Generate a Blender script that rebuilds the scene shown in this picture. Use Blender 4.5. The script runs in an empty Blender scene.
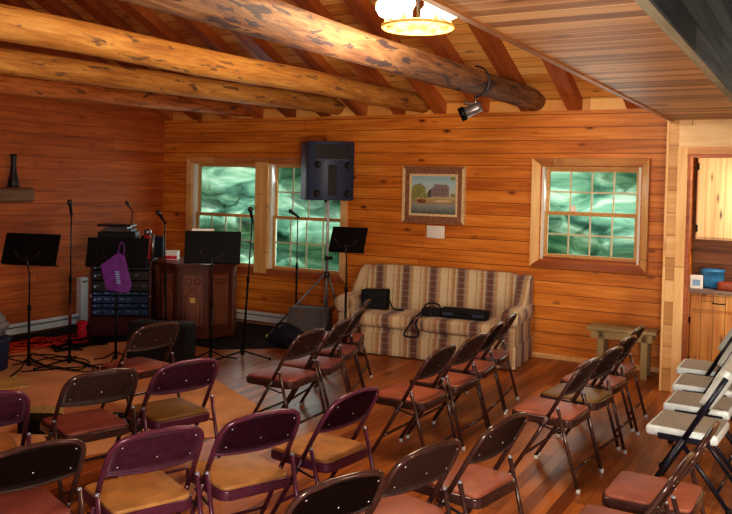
import bpy, bmesh, math, random
from mathutils import Vector, Matrix, noise
random.seed(7)
COL = bpy.context.scene.collection
PI = math.pi

# ------------------------------------------------------------------ materials
def srgb(r, g, b):
    def f(c):
        c /= 255.0
        return c / 12.92 if c <= 0.04045 else ((c + 0.055) / 1.055) ** 2.4
    return (f(r), f(g), f(b), 1.0)

class NT:
    def __init__(s, name):
        s.m = bpy.data.materials.new(name); s.m.use_nodes = True
        s.t = s.m.node_tree; s.t.nodes.clear()
        s.out = s.t.nodes.new('ShaderNodeOutputMaterial')
    def n(s, typ, **kw):
        nd = s.t.nodes.new(typ)
        for k, v in kw.items():
            if k == 'i':
                for kk, vv in v.items():
                    if isinstance(vv, bpy.types.NodeSocket): s.t.links.new(vv, nd.inputs[kk])
                    else: nd.inputs[kk].default_value = vv
            else: setattr(nd, k, v)
        return nd
    def math(s, op, a, b=None, c=None, clamp=False):
        nd = s.n('ShaderNodeMath', operation=op); nd.use_clamp = clamp
        for k, v in enumerate((a, b, c)):
            if v is None: continue
            if isinstance(v, bpy.types.NodeSocket): s.t.links.new(v, nd.inputs[k])
            else: nd.inputs[k].default_value = v
        return nd.outputs[0]
    def comb(s, x, y, z):
        return s.n('ShaderNodeCombineXYZ', i={0: x, 1: y, 2: z}).outputs[0]
    def ramp(s, fac, stops, interp='LINEAR'):
        nd = s.n('ShaderNodeValToRGB', i={0: fac}); cr = nd.color_ramp; cr.interpolation = interp
        while len(cr.elements) < len(stops): cr.elements.new(0.5)
        for e, (p, c) in zip(cr.elements, stops): e.position = p; e.color = c
        return nd.outputs[0]
    def mix(s, fac, a, b, mode='MIX'):
        nd = s.n('ShaderNodeMix', data_type='RGBA', blend_type=mode)
        for k, v in ((0, fac), (6, a), (7, b)):
            if isinstance(v, bpy.types.NodeSocket): s.t.links.new(v, nd.inputs[k])
            else: nd.inputs[k].default_value = v
        return nd.outputs[2]
    def bsdf(s, **kw):
        nd = s.n('ShaderNodeBsdfPrincipled', i=kw)
        s.t.links.new(nd.outputs[0], s.out.inputs[0]); return nd
    def objc(s):
        tc = s.n('ShaderNodeTexCoord'); sp = s.n('ShaderNodeSeparateXYZ', i={0: tc.outputs['Object']})
        return sp.outputs[0], sp.outputs[1], sp.outputs[2]
    def bump(s, h, strength=0.3, dist=0.01):
        return s.n('ShaderNodeBump', i={'Strength': strength, 'Distance': dist, 'Height': h}).outputs[0]

def plain(name, col, rough=0.5, metal=0.0, var=0.08, scale=30, coat=0.0, spec=0.5):
    t = NT(name); tc = t.n('ShaderNodeTexCoord')
    nz = t.n('ShaderNodeTexNoise', i={'Vector': tc.outputs['Object'], 'Scale': scale, 'Detail': 3.0})
    d = tuple(c * (1 - var * 2) for c in col[:3]) + (1,); l = tuple(min(1, c * (1 + var * 2)) for c in col[:3]) + (1,)
    c = t.ramp(nz.outputs[0], [(0.3, d), (0.7, l)])
    t.bsdf(**{'Base Color': c, 'Roughness': rough, 'Metallic': metal, 'Coat Weight': coat, 'Specular IOR Level': spec})
    return t.m

def planks(name, along, across, w, dark, mid, light, groove=(0.02, 0.008, 0.003, 1), rough=0.4, gw=0.035,
           knots=0.8, length=2.4, tint=0.5, coat=0.0, knotcol=(0.05, 0.015, 0.006, 1), grain=1.0, slope=0.0, gvary=False):
    """boards running on axis `along`, repeating every w metres on axis `across`"""
    t = NT(name); x = t.objc(); a = x[along]; b = x[across]
    if slope: b = t.math('MULTIPLY', b, slope)
    q = t.math('DIVIDE', b, w); idx = t.math('FLOOR', q); fr = t.math('FRACT', t.math('ADD', q, 100.0))
    wn = t.n('ShaderNodeTexWhiteNoise', noise_dimensions='1D', i={'W': idx}).outputs[0]
    off = t.math('MULTIPLY', wn, 37.0); a2 = t.math('ADD', a, off)
    seg = t.math('DIVIDE', a2, length); sidx = t.math('FLOOR', seg); sfr = t.math('FRACT', t.math('ADD', seg, 100.0))
    wn2 = t.n('ShaderNodeTexWhiteNoise', noise_dimensions='2D', i={'Vector': t.comb(idx, sidx, 0.0)}).outputs[0]
    v = t.comb(t.math('MULTIPLY', a2, 1.6), t.math('MULTIPLY', b, 28.0), t.math('MULTIPLY', idx, 3.1))
    g = t.n('ShaderNodeTexNoise', i={'Vector': v, 'Scale': 1.0, 'Detail': 5.0, 'Roughness': 0.6, 'Distortion': 0.6}).outputs[0]
    v2 = t.comb(t.math('MULTIPLY', a2, 0.9), t.math('MULTIPLY', b, 5.0), idx)
    g2 = t.n('ShaderNodeTexNoise', i={'Vector': v2, 'Scale': 1.0, 'Detail': 2.0}).outputs[0]
    f = t.math('ADD', t.math('MULTIPLY', t.math('SUBTRACT', g, 0.5), 1.1 * grain), 0.5)
    f = t.math('ADD', f, t.math('MULTIPLY', t.math('SUBTRACT', wn2, 0.5), tint))
    f = t.math('ADD', f, t.math('MULTIPLY', t.math('SUBTRACT', g2, 0.5), 0.7), clamp=True)
    c = t.ramp(f, [(0.1, dark), (0.5, mid), (0.9, light)])
    if knots:
        kv = t.comb(t.math('MULTIPLY', a2, 2.3), t.math('MULTIPLY', b, 1.0 / w * 0.8), t.math('MULTIPLY', idx, 7.3))
        vo = t.n('ShaderNodeTexVoronoi', i={'Vector': kv, 'Scale': 1.0, 'Randomness': 1.0}).outputs['Distance']
        k = t.ramp(vo, [(0.045, (knots,) * 3 + (1,)), (0.1, (knots * .45,) * 3 + (1,)), (0.17, (0, 0, 0, 1))])
        c = t.mix(k, c, knotcol)
    gm = t.math('LESS_THAN', fr, gw)
    if gvary: gm = t.math('MULTIPLY', gm, t.math('ADD', 0.35, t.math('MULTIPLY', wn, 0.65)))
    e = t.math('LESS_THAN', sfr, 0.006 / length)
    gm = t.math('MAXIMUM', gm, t.math('MULTIPLY', e, 0.7))
    c = t.mix(gm, c, groove)
    h = t.math('SUBTRACT', t.math('MULTIPLY', g, 0.12), gm)
    b_ = t.bump(h, 0.35, 0.006)
    t.bsdf(**{'Base Color': c, 'Roughness': rough, 'Normal': b_, 'Coat Weight': coat, 'Coat Roughness': 0.12})
    return t.m

M = {}
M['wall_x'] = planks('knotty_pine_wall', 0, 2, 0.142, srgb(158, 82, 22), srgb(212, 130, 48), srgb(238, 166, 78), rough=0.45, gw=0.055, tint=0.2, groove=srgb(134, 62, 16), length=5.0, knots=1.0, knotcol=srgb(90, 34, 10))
M['wall_y'] = planks('shaded_pine_side_wall', 1, 2, 0.142, srgb(136, 66, 22), srgb(182, 96, 38), srgb(212, 126, 58), rough=0.6, gw=0.03, knots=0.4, tint=0.22, groove=srgb(90, 40, 16), length=3.4)  # same pine as the back wall, shade put into darker colours
M['roof'] = planks('roof_boards', 0, 1, 0.17, srgb(196, 128, 60), srgb(234, 176, 100), srgb(250, 208, 138), rough=0.45, slope=1.085, knots=0.7)
M['rafter'] = planks('rafter_wood', 1, 0, 0.5, srgb(128, 66, 32), srgb(172, 96, 48), srgb(198, 122, 66), rough=0.5, knots=0.6, gw=0.0)
M['soffit'] = planks('soffit_boards', 0, 1, 0.118, srgb(138, 98, 66), srgb(178, 134, 94), srgb(212, 172, 126), groove=srgb(236, 204, 158), rough=0.5, gw=0.10, knots=0.7, tint=0.8, gvary=True, length=14.0)
M['floor'] = planks('oak_strip_floor', 1, 0, 0.083, srgb(108, 56, 22), srgb(156, 90, 40), srgb(188, 118, 58), rough=0.36, gw=0.03, knots=0.15, length=1.1, tint=0.5, groove=srgb(80, 34, 14))
M['loft_edge'] = planks('loft_edge_board', 1, 2, 0.3, srgb(120, 74, 40), srgb(160, 106, 60), srgb(190, 136, 84), rough=0.5, gw=0.0)
M['trim'] = planks('pale_pine_trim', 2, 0, 0.5, srgb(196, 146, 88), srgb(230, 184, 122), srgb(246, 208, 150), rough=0.45, gw=0.0, knots=0.35)
M['trim_h'] = planks('pine_trim_horizontal', 0, 2, 0.5, srgb(166, 104, 58), srgb(206, 144, 88), srgb(226, 170, 112), rough=0.45, gw=0.0, knots=0.35)
M['trim_red'] = planks('reddish_sill_trim', 0, 2, 0.5, srgb(128, 66, 34), srgb(164, 92, 52), srgb(184, 112, 68), rough=0.45, gw=0.0, knots=0.3)
M['post'] = planks('stacked_block_post', 0, 2, 0.21, srgb(190, 140, 84), srgb(216, 170, 112), srgb(236, 196, 140), rough=0.5, gw=0.03, knots=0.6, tint=0.9, groove=srgb(150, 96, 54))
M['header'] = planks('pale_header_board', 0, 2, 0.5, srgb(196, 156, 104), srgb(222, 186, 134), srgb(238, 206, 156), rough=0.5, gw=0.0, knots=0.3)
M['cabinet'] = planks('knotty_pine_cabinet', 2, 0, 0.11, srgb(190, 130, 64), srgb(222, 164, 92), srgb(242, 196, 124), rough=0.4, knots=0.9, length=3.0)
M['cabinet_pale'] = planks('pale_knotty_cabinet', 2, 0, 0.09, srgb(214, 178, 122), srgb(236, 208, 156), srgb(250, 228, 182), rough=0.4, knots=0.9, length=3.0, groove=srgb(160, 110, 60))
M['kitchen_log'] = planks('kitchen_wall_boards', 0, 2, 0.14, srgb(110, 60, 30), srgb(160, 96, 52), srgb(190, 128, 78), rough=0.5)
M['bench'] = planks('weathered_bench_wood', 0, 1, 0.5, srgb(120, 104, 70), srgb(154, 136, 96), srgb(184, 166, 120), rough=0.6, gw=0.0)
M['dark_beam'] = planks('dark_stained_beam', 1, 2, 0.11, srgb(24, 32, 38), srgb(44, 56, 64), srgb(72, 84, 90), rough=0.55, gw=0.04, knots=0.3, groove=srgb(16, 18, 20))
M['beam_edge'] = planks('beam_edge_board', 1, 0, 0.5, srgb(84, 84, 74), srgb(120, 116, 100), srgb(150, 142, 122), rough=0.55, gw=0.0)
M['podium'] = planks('carved_podium_wood', 2, 0, 0.5, srgb(60, 28, 16), srgb(92, 48, 30), srgb(118, 66, 42), rough=0.35, gw=0.0, knots=0.0, grain=0.8)
M['podium_panel'] = planks('carved_podium_panel', 2, 0, 0.5, srgb(92, 52, 38), srgb(130, 82, 64), srgb(154, 104, 84), rough=0.35, gw=0.0, knots=0.0, grain=0.8)
M['mantel'] = planks('grey_log_mantel', 1, 2, 0.5, srgb(90, 62, 44), srgb(128, 92, 66), srgb(156, 118, 88), rough=0.6, gw=0.0)

def log_mat(name, base, dark, stain, hi, st_amt):
    t = NT(name); x = t.objc()
    def nz(fx, fy, sc, det, ro, dist=0.0):
        v = t.comb(t.math('MULTIPLY', x[0], fx), t.math('MULTIPLY', x[1], fy), t.math('MULTIPLY', x[2], fx))
        return t.n('ShaderNodeTexNoise', i={'Vector': v, 'Scale': sc, 'Detail': det, 'Roughness': ro, 'Distortion': dist}).outputs[0]
    n1 = nz(22.0, 2.2, 1.0, 6.0, 0.7, 0.7); n0 = nz(4.0, 0.7, 1.0, 2.0, 0.5)
    f = t.math('ADD', t.math('MULTIPLY', n1, 0.65), t.math('MULTIPLY', n0, 0.35))
    c = t.ramp(f, [(0.36, dark), (0.5, base), (0.62, hi)])
    n2 = nz(16.0, 3.4, 1.0, 4.0, 0.6, 0.4)
    k = t.ramp(n2, [(st_amt, (0, 0, 0, 1)), (st_amt + 0.05, (0.85, 0.85, 0.85, 1))])
    c = t.mix(k, c, stain)
    t.bsdf(**{'Base Color': c, 'Roughness': 0.62, 'Specular IOR Level': 0.3, 'Normal': t.bump(n1, 0.5, 0.02)})
    return t.m
M['log_grey'] = log_mat('weathered_grey_log', srgb(128, 92, 68), srgb(86, 60, 50), srgb(54, 50, 62), srgb(164, 128, 92), 0.55)
M['log_gold'] = log_mat('golden_log', srgb(186, 132, 68), srgb(144, 92, 44), srgb(92, 70, 58), srgb(210, 162, 90), 0.60)
M['log_red'] = log_mat('reddish_log', srgb(184, 110, 56), srgb(128, 66, 34), srgb(84, 52, 44), srgb(204, 136, 76), 0.60)

M['steel_brown'] = plain('brown_enamel_steel', srgb(70, 47, 44), 0.2, 0.15, var=0.1)
M['steel_brown_panel'] = plain('brown_enamel_panel', srgb(58, 40, 38), 0.5, 0.1, var=0.12, scale=60)
M['steel_purple'] = plain('maroon_enamel_steel', srgb(88, 42, 62), 0.28, 0.1, var=0.08)
M['steel_purple_panel'] = plain('maroon_enamel_panel', srgb(76, 34, 56), 0.5, 0.05, var=0.14, scale=25)
M['pad_rust'] = plain('rust_vinyl', srgb(148, 84, 64), 0.5, var=0.1, scale=12)
M['pad_rose'] = plain('brick_rose_vinyl', srgb(126, 66, 58), 0.5, var=0.1, scale=12)
M['pad_tan'] = plain('tan_vinyl', srgb(172, 122, 70), 0.45, var=0.12, scale=10)
M['pad_olive'] = plain('olive_brown_vinyl', srgb(116, 84, 40), 0.5, var=0.1, scale=12)
M['cap'] = plain('pale_plastic_cap', srgb(205, 205, 205), 0.3)
M['rivet'] = plain('bright_rivet', srgb(190, 190, 200), 0.25, 0.7)
M['navy_steel'] = plain('navy_frame_steel', srgb(20, 26, 44), 0.35, 0.1)
M['white_plastic'] = plain('white_moulded_plastic', srgb(214, 228, 232), 0.45, var=0.03)
M['grey_pad'] = plain('grey_seat_surface', srgb(150, 144, 136), 0.75, var=0.12, scale=80)
M['black'] = plain('black_metal', srgb(7, 7, 10), 0.55, spec=0.25)
M['tip'] = plain('dull_silver_tip', srgb(150, 152, 165), 0.3, 0.5)
M['dark_red'] = plain('dark_red_grip', srgb(92, 20, 24), 0.5)
M['black_soft'] = plain('black_nylon', srgb(14, 16, 24), 0.75, var=0.25, scale=40)
M['black_matte'] = plain('black_speaker_cloth', srgb(10, 12, 16), 0.8)
M['navy_soft'] = plain('dark_navy_fabric', srgb(16, 20, 40), 0.8, var=0.3, scale=25)
M['speaker'] = plain('dark_blue_grey_speaker', srgb(58, 70, 98), 0.5, var=0.1, scale=70)
M['speaker_dark'] = plain('speaker_recess', srgb(8, 9, 13), 0.5)
M['chrome'] = plain('grey_metal', srgb(150, 150, 158), 0.3, 0.8)
M['grey_plastic'] = plain('grey_plastic', srgb(96, 94, 98), 0.6)
M['grey_paint'] = plain('grey_painted_metal', srgb(120, 120, 128), 0.4, 0.2)
M['pale_paint'] = plain('pale_painted_metal', srgb(205, 208, 215), 0.35, 0.1)
M['steel_dark'] = plain('dark_grey_metal', srgb(60, 58, 62), 0.35, 0.6)
M['white'] = plain('white_enamel', srgb(214, 222, 226), 0.45, var=0.03)
M['paper'] = plain('white_paper', srgb(235, 235, 232), 0.7, var=0.02)
M['yellow_paper'] = plain('yellowed_paper', srgb(206, 176, 110), 0.7, var=0.1)
M['purple'] = plain('purple_cloth', srgb(100, 40, 130), 0.7, var=0.12, scale=14)
M['red'] = plain('red_plastic', srgb(176, 30, 36), 0.4)
M['pink'] = plain('pink_red_cloth', srgb(206, 40, 70), 0.7, var=0.25, scale=40)
M['orange_cord'] = plain('orange_cord', srgb(206, 62, 26), 0.5)
M['blue_bin'] = plain('dark_blue_bin', srgb(38, 52, 92), 0.6)
M['grey_cloth'] = plain('grey_blue_cloth', srgb(128, 130, 134), 0.85, var=0.2, scale=12)
M['maroon_case'] = plain('maroon_rack_case', srgb(66, 16, 24), 0.35, var=0.12)
M['blue_unit'] = plain('blue_faceplate', srgb(34, 60, 100), 0.4, 0.2)
M['led'] = plain('pale_blue_legend', srgb(130, 170, 210), 0.5)
M['dark_unit'] = plain('black_faceplate', srgb(18, 18, 24), 0.4)
M['rug'] = plain('peach_tan_rug', srgb(222, 172, 132), 0.95, var=0.07, scale=3, spec=0.1)
M['floor_shade'] = plain('shaded_floor_sheet', srgb(44, 34, 36), 0.95, var=0.15, scale=8, spec=0.1)  # dark colour stands for shade on the wood floor
M['frame_wood'] = plain('painting_frame_brown', srgb(146, 104, 80), 0.45, var=0.15, scale=25)
M['liner'] = plain('cream_liner', srgb(226, 204, 160), 0.6)
M['sash'] = plain('sash_wood', srgb(206, 158, 96), 0.5, var=0.08)
M['muntin'] = plain('cream_muntin', srgb(222, 214, 182), 0.5, var=0.04)
M['track'] = plain('white_vinyl_track', srgb(232, 236, 230), 0.5, var=0.02)
M['teal'] = plain('blue_glazed', srgb(60, 130, 180), 0.3)
M['brown_box'] = plain('red_brown_item', srgb(140, 62, 30), 0.5)
M['counter'] = plain('grey_laminate', srgb(132, 112, 100), 0.4)
M['vase'] = plain('dark_iron', srgb(28, 26, 30), 0.45)
M['wheel'] = plain('cream_wagon_wheel', srgb(236, 190, 110), 0.5)
M['yellow_foot'] = plain('pale_yellow_tip', srgb(250, 222, 110), 0.5)
M['plaque'] = plain('white_plaque', srgb(238, 234, 230), 0.5, var=0.02)
M['outside_ground'] = plain('grassy_ground', srgb(90, 120, 60), 0.9, var=0.2, scale=2)

def emis(name, col, s):
    t = NT(name); e = t.n('ShaderNodeEmission', i={'Color': col, 'Strength': s}); t.t.links.new(e.outputs[0], t.out.inputs[0]); return t.m
M['bulb'] = emis('glowing_bulb', (1.0, 0.84, 0.55, 1), 14.0)
M['spot_glow'] = emis('warm_lamp_face', (1.0, 0.6, 0.25, 1), 4.0)

def glass():
    t = NT('window_glass')
    tr = t.n('ShaderNodeBsdfTransparent', i={'Color': (0.93, 0.98, 0.95, 1)}); gl = t.n('ShaderNodeBsdfGlossy', i={'Roughness': 0.03})
    fr = t.n('ShaderNodeFresnel', i={'IOR': 1.45}); mx = t.n('ShaderNodeMixShader', i={0: fr.outputs[0], 1: tr.outputs[0], 2: gl.outputs[0]})
    t.t.links.new(mx.outputs[0], t.out.inputs[0]); return t.m
M['glass'] = glass()

def foliage():
    t = NT('pale_green_foliage'); x = t.objc()
    v = t.comb(t.math('MULTIPLY', x[0], 0.9), t.math('MULTIPLY', x[1], 0.9), t.math('MULTIPLY', x[2], 2.6))
    n1 = t.n('ShaderNodeTexNoise', i={'Vector': v, 'Scale': 1.0, 'Detail': 4.0, 'Roughness': 0.55, 'Distortion': 0.9}).outputs[0]
    c = t.ramp(n1, [(0.30, srgb(44, 84, 74)), (0.42, srgb(96, 142, 122)), (0.54, srgb(150, 194, 168)), (0.68, srgb(226, 244, 224))])
    t.bsdf(**{'Base Color': c, 'Roughness': 0.9, 'Specular IOR Level': 0.1}); return t.m
M['foliage'] = foliage()

def sofa_mat():
    t = NT('striped_plaid_upholstery'); x = t.objc()
    tc = t.n('ShaderNodeTexCoord'); ns = t.n('ShaderNodeSeparateXYZ', i={0: tc.outputs['Normal']})
    side = t.math('GREATER_THAN', t.math('ABSOLUTE', ns.outputs[0]), 0.75)
    s = t.math('ADD', t.math('MULTIPLY', x[0], t.math('SUBTRACT', 1.0, side)), t.math('MULTIPLY', x[1], side))
    fr = t.math('FRACT', t.math('ADD', t.math('DIVIDE', s, 0.335), 20.0))
    be, tn, br, gr, rs = srgb(222, 208, 178), srgb(196, 164, 126), srgb(124, 92, 84), srgb(160, 146, 136), srgb(178, 132, 104)
    c = t.ramp(fr, [(0.0, be), (0.22, be), (0.27, tn), (0.33, be), (0.42, tn), (0.50, rs), (0.54, be), (0.60, gr), (0.66, br), (0.82, br), (0.86, gr), (0.94, tn)], 'LINEAR')
    vz = t.math('FRACT', t.math('MULTIPLY', t.math('ADD', t.math('ADD', x[2], t.math('MULTIPLY', x[1], 0.7)), 10.0), 14.0))
    l = t.math('LESS_THAN', vz, 0.16)
    c = t.mix(t.math('MULTIPLY', l, 0.2), c, srgb(228, 214, 190))
    nz = t.n('ShaderNodeTexNoise', i={'Vector': tc.outputs['Object'], 'Scale': 90.0, 'Detail': 2.0}).outputs[0]
    c = t.mix(0.35, c, t.ramp(nz, [(0.3, (0.25, 0.2, 0.16, 1)), (0.7, (1, 0.95, 0.85, 1))]), 'MULTIPLY')
    t.bsdf(**{'Base Color': c, 'Roughness': 0.9, 'Specular IOR Level': 0.15, 'Sheen Weight': 0.2}); return t.m
M['sofa'] = sofa_mat()

def canvas_mat():
    t = NT('painted_lake_canvas'); x = t.objc()
    nz = t.n('ShaderNodeTexNoise', i={'Vector': t.comb(t.math('MULTIPLY', x[0], 9.0), 0.0, t.math('MULTIPLY', x[2], 18.0)), 'Scale': 1.0, 'Detail': 5.0, 'Roughness': 0.7}).outputs[0]
    z = t.math('ADD', x[2], t.math('MULTIPLY', t.math('SUBTRACT', nz, 0.5), 0.10))
    c = t.ramp(t.math('ADD', t.math('DIVIDE', z, 0.46), 0.5), [(0.05, srgb(104, 112, 104)), (0.22, srgb(150, 160, 158)), (0.33, srgb(176, 150, 110)), (0.42, srgb(190, 176, 120)), (0.5, srgb(196, 204, 196)), (0.8, srgb(176, 208, 216)), (1.0, srgb(150, 190, 206))])
    t.bsdf(**{'Base Color': c, 'Roughness': 0.6}); return t.m
M['canvas'] = canvas_mat()
M['paint_tree'] = plain('painted_tree_green', srgb(150, 152, 92), 0.7, var=0.25, scale=60)
M['paint_house'] = plain('painted_mill_grey', srgb(146, 132, 134), 0.7, var=0.1, scale=60)
M['paint_dark'] = plain('painted_shadow', srgb(98, 90, 100), 0.7, var=0.15, scale=60)
M['paint_rust'] = plain('painted_rust', srgb(140, 82, 66), 0.7, var=0.2, scale=60)

# ------------------------------------------------------------------ geometry helpers
class MB:
    def __init__(s): s.b = bmesh.new(); s.mats = []
    def _mi(s, mat):
        if mat is None: return 0
        if mat not in s.mats: s.mats.append(mat)
        return s.mats.index(mat)
    def box(s, x0, x1, y0, y1, z0, z1, bev=0.0, seg=2, mat=None, mtx=None, smooth=False):
        mi = s._mi(mat)
        vs = [s.b.verts.new(((x0, x1)[i & 1], (y0, y1)[(i >> 1) & 1], (z0, z1)[i >> 2])) for i in range(8)]
        fs = [s.b.faces.new([vs[k] for k in q]) for q in ((0, 2, 3, 1), (4, 5, 7, 6), (0, 1, 5, 4), (2, 6, 7, 3), (0, 4, 6, 2), (1, 3, 7, 5))]
        geo = set(vs)
        if bev:
            es = list({e for f in fs for e in f.edges})
            r = bmesh.ops.bevel(s.b, geom=es, offset=bev, segments=seg, profile=0.5, affect='EDGES')
            geo = {v for v in r['verts']} | {v for v in geo if v.is_valid}
            fs = list({f for v in geo for f in v.link_faces})
        for f in fs: f.material_index = mi; f.smooth = smooth or (bev > 0 and seg > 2)
        if mtx is not None: bmesh.ops.transform(s.b, matrix=mtx, verts=list(geo))
        return s
    def tube(s, pts, r, n=10, closed=False, mat=None, sx=1.0, cap=True):
        mi = s._mi(mat); P = [Vector(p) for p in pts]; N = len(P)
        rr = r if isinstance(r, (list, tuple)) else [r] * N
        T = []
        for i in range(N):
            if closed: d = P[(i + 1) % N] - P[i - 1]
            else: d = P[min(i + 1, N - 1)] - P[max(i - 1, 0)]
            T.append(d.normalized())
        up = Vector((0, 0, 1)) if abs(T[0].z) < 0.9 else Vector((1, 0, 0))
        u = T[0].cross(up).normalized(); rings = []
        for i in range(N):
            u = (u - T[i] * u.dot(T[i])).normalized(); w = T[i].cross(u)
            rings.append([s.b.verts.new(P[i] + (u * math.cos(2 * PI * k / n) * sx + w * math.sin(2 * PI * k / n)) * rr[i]) for k in range(n)])
        for i in range(N if closed else N - 1):
            a, b = rings[i], rings[(i + 1) % N]
            for k in range(n):
                f = s.b.faces.new((a[k], a[(k + 1) % n], b[(k + 1) % n], b[k])); f.smooth = True; f.material_index = mi
        if not closed and cap:
            for q in (rings[0][::-1], rings[-1]):
                f = s.b.faces.new(q); f.material_index = mi
        return s
    def lathe(s, prof, c=(0, 0, 0), n=20, mat=None, axis=None):
        """profile [(r,z)...] spun about z, moved to c; axis = direction to turn z to"""
        mi = s._mi(mat); rings = []
        R = Vector((0, 0, 1)).rotation_difference(Vector(axis)).to_matrix() if axis else Matrix.Identity(3)
        c = Vector(c)
        for r, z in prof:
            r = max(r, 1e-4)
            rings.append([s.b.verts.new(c + R @ Vector((r * math.cos(2 * PI * k / n), r * math.sin(2 * PI * k / n), z))) for k in range(n)])
        for a, b in zip(rings, rings[1:]):
            for k in range(n):
                f = s.b.faces.new((a[k], a[(k + 1) % n], b[(k + 1) % n], b[k])); f.smooth = True; f.material_index = mi
        for q in (rings[0][::-1], rings[-1]):
            f = s.b.faces.new(q); f.material_index = mi
        return s
    def prism(s, poly, axis, t0, t1, mat=None, bev=0.0, seg=2, mtx=None):
        """2D polygon extruded along axis (0,1,2) from t0 to t1; other two coordinates in order"""
        mi = s._mi(mat)
        def P(p, t):
            l = list(p); l.insert(axis, t); return l
        A = [s.b.verts.new(P(p, t0)) for p in poly]; B = [s.b.verts.new(P(p, t1)) for p in poly]
        fs = [s.b.faces.new(A[::-1]), s.b.faces.new(B)]; n = len(poly)
        for k in range(n): fs.append(s.b.faces.new((A[k], A[(k + 1) % n], B[(k + 1) % n], B[k])))
        geo = set(A + B)
        if bev:
            es = list({e for f in fs[:2] for e in f.edges})
            r = bmesh.ops.bevel(s.b, geom=es, offset=bev, segments=seg, profile=0.5, affect='EDGES')
            geo = set(r['verts']) | {v for v in geo if v.is_valid}
            fs = list({f for v in geo for f in v.link_faces})
        for f in fs: f.material_index = mi; f.smooth = bev > 0 and seg > 2
        if mtx is not None: bmesh.ops.transform(s.b, matrix=mtx, verts=list(geo))
        return s
    def quad(s, pts, mat=None):
        f = s.b.faces.new([s.b.verts.new(p) for p in pts]); f.material_index = s._mi(mat); return s
    def mesh(s, name, mat=None):
        bmesh.ops.recalc_face_normals(s.b, faces=s.b.faces)
        me = bpy.data.meshes.new(name); s.b.to_mesh(me); s.b.free()
        ms = s.mats if s.mats else [mat]
        for m in ms: me.materials.append(M[m])
        return me
    def build(s, name, mat=None, parent=None, **kw):
        return link(name, s.mesh(name, mat), parent, **kw)

def link(name, data, parent=None, loc=None, rz=None, label=None, cat=None, group=None, kind=None, rot=None):
    o = bpy.data.objects.new(name, data); COL.objects.link(o)
    if parent is not None: o.parent = parent
    if loc: o.location = loc
    if rz is not None: o.rotation_euler = (0, 0, rz)
    if rot is not None: o.rotation_euler = rot
    if label: o['label'] = label
    if cat: o['category'] = cat
    if group: o['group'] = group
    if kind: o['kind'] = kind
    return o
def thing(name, label, cat, loc=(0, 0, 0), rz=0.0, group=None): return link(name, None, None, loc, rz, label, cat, group)
def struct(name, mb, mat=None, parent=None):
    return mb.build(name, mat, parent, kind=None if parent else 'structure')
def dup(root, loc, rz, label, group=None):
    def cp(o, par):
        c = o.copy(); COL.objects.link(c); c.parent = par
        for ch in o.children: cp(ch, c)
        return c
    r = cp(root, None); r.location = loc; r.rotation_euler = (0, 0, rz); r['label'] = label
    if group: r['group'] = group
    return r
def bez(pts, n=8):
    """Catmull-Rom through the points"""
    P = [Vector(p) for p in pts]; P = [P[0]] + P + [P[-1]]; out = []
    for i in range(1, len(P) - 2):
        for k in range(n):
            t = k / n; a, b, c, d = P[i - 1], P[i], P[i + 1], P[i + 2]
            out.append(0.5 * ((2 * b) + (c - a) * t + (2 * a - 5 * b + 4 * c - d) * t * t + (3 * b - a - 3 * c + d) * t ** 3))
    out.append(P[-2]); return out

# ------------------------------------------------------------------ camera
cam = bpy.data.cameras.new('camera'); camo = bpy.data.objects.new('camera', cam); COL.objects.link(camo)
R = Vector((0.871713, 0.489503, 0.022419)); U = Vector((-0.031506, 0.010332, 0.999450)); F = Vector((-0.489002, 0.871940, -0.024429))
camo.matrix_world = Matrix(((R.x, U.x, -F.x, 0), (R.y, U.y, -F.y, 0), (R.z, U.z, -F.z, 1.8916), (0, 0, 0, 1)))
cam.sensor_width = 36; cam.lens = 807.02 * 36 / 732; cam.shift_y = (203.52 - 257) / 732; cam.clip_start = 0.05
bpy.context.scene.camera = camo

# ------------------------------------------------------------------ room
D, A, T, SL = 8.80, -8.32, 2.743, 0.42          # back wall, left wall, eaves height, roof slope
RX, FY, RIDGE = 3.2, -3.0, 2.9                   # right wall, front wall, ridge position
def roof_z(y): return T + (D - y) * SL if y > RIDGE else T + (D - RIDGE) * SL - (RIDGE - y) * SL
struct('floor', MB().box(A - 0.2, RX + 0.2, FY - 0.2, 10.0, -0.12, 0.0), 'floor')
W1 = (-7.78, -5.27, 0.70, 2.15); W2 = (-2.70, -1.63, 1.10, 2.13)
wb = MB(); y0, y1 = D, D + 0.16
for x0, x1, z0, z1 in ((A - 0.2, W1[0], 0, T), (W1[0], W1[1], 0, W1[2]), (W1[0], W1[1], W1[3], T), (W1[1], W2[0], 0, T),
                       (W2[0], W2[1], 0, W2[2]), (W2[0], W2[1], W2[3], T), (W2[1], -1.12, 0, T)):
    wb.box(x0, x1, y0, y1, z0, z1)
struct('wall_back', wb, 'wall_x')
pr = [(FY, 0), (D, 0), (D, T + 0.05), (RIDGE, roof_z(RIDGE) + 0.05), (FY, roof_z(FY) + 0.05)]
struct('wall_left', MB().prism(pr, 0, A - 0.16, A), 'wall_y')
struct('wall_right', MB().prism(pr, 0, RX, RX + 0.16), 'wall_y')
struct('wall_front', MB().box(A, RX, FY - 0.16, FY, 0, roof_z(FY) + 0.1), 'wall_x')
rf = MB()
for ya, yb in ((D + 0.5, RIDGE), (RIDGE, FY - 0.2)):
    za = roof_z(ya) if ya < D else T - 0.5 * SL
    zb = roof_z(yb)
    if ya > D: za = T - (ya - D) * SL
    h = 0.13
    P = [(A - 0.2, ya, za + h), (RX + 0.2, ya, za + h), (RX + 0.2, yb, zb + h), (A - 0.2, yb, zb + h)]
    Q = [(p[0], p[1], p[2] + 0.08) for p in P]
    rf.quad(P); rf.quad(Q)
    for k in range(4): rf.quad((P[k], P[(k + 1) % 4], Q[(k + 1) % 4], Q[k]))
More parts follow.
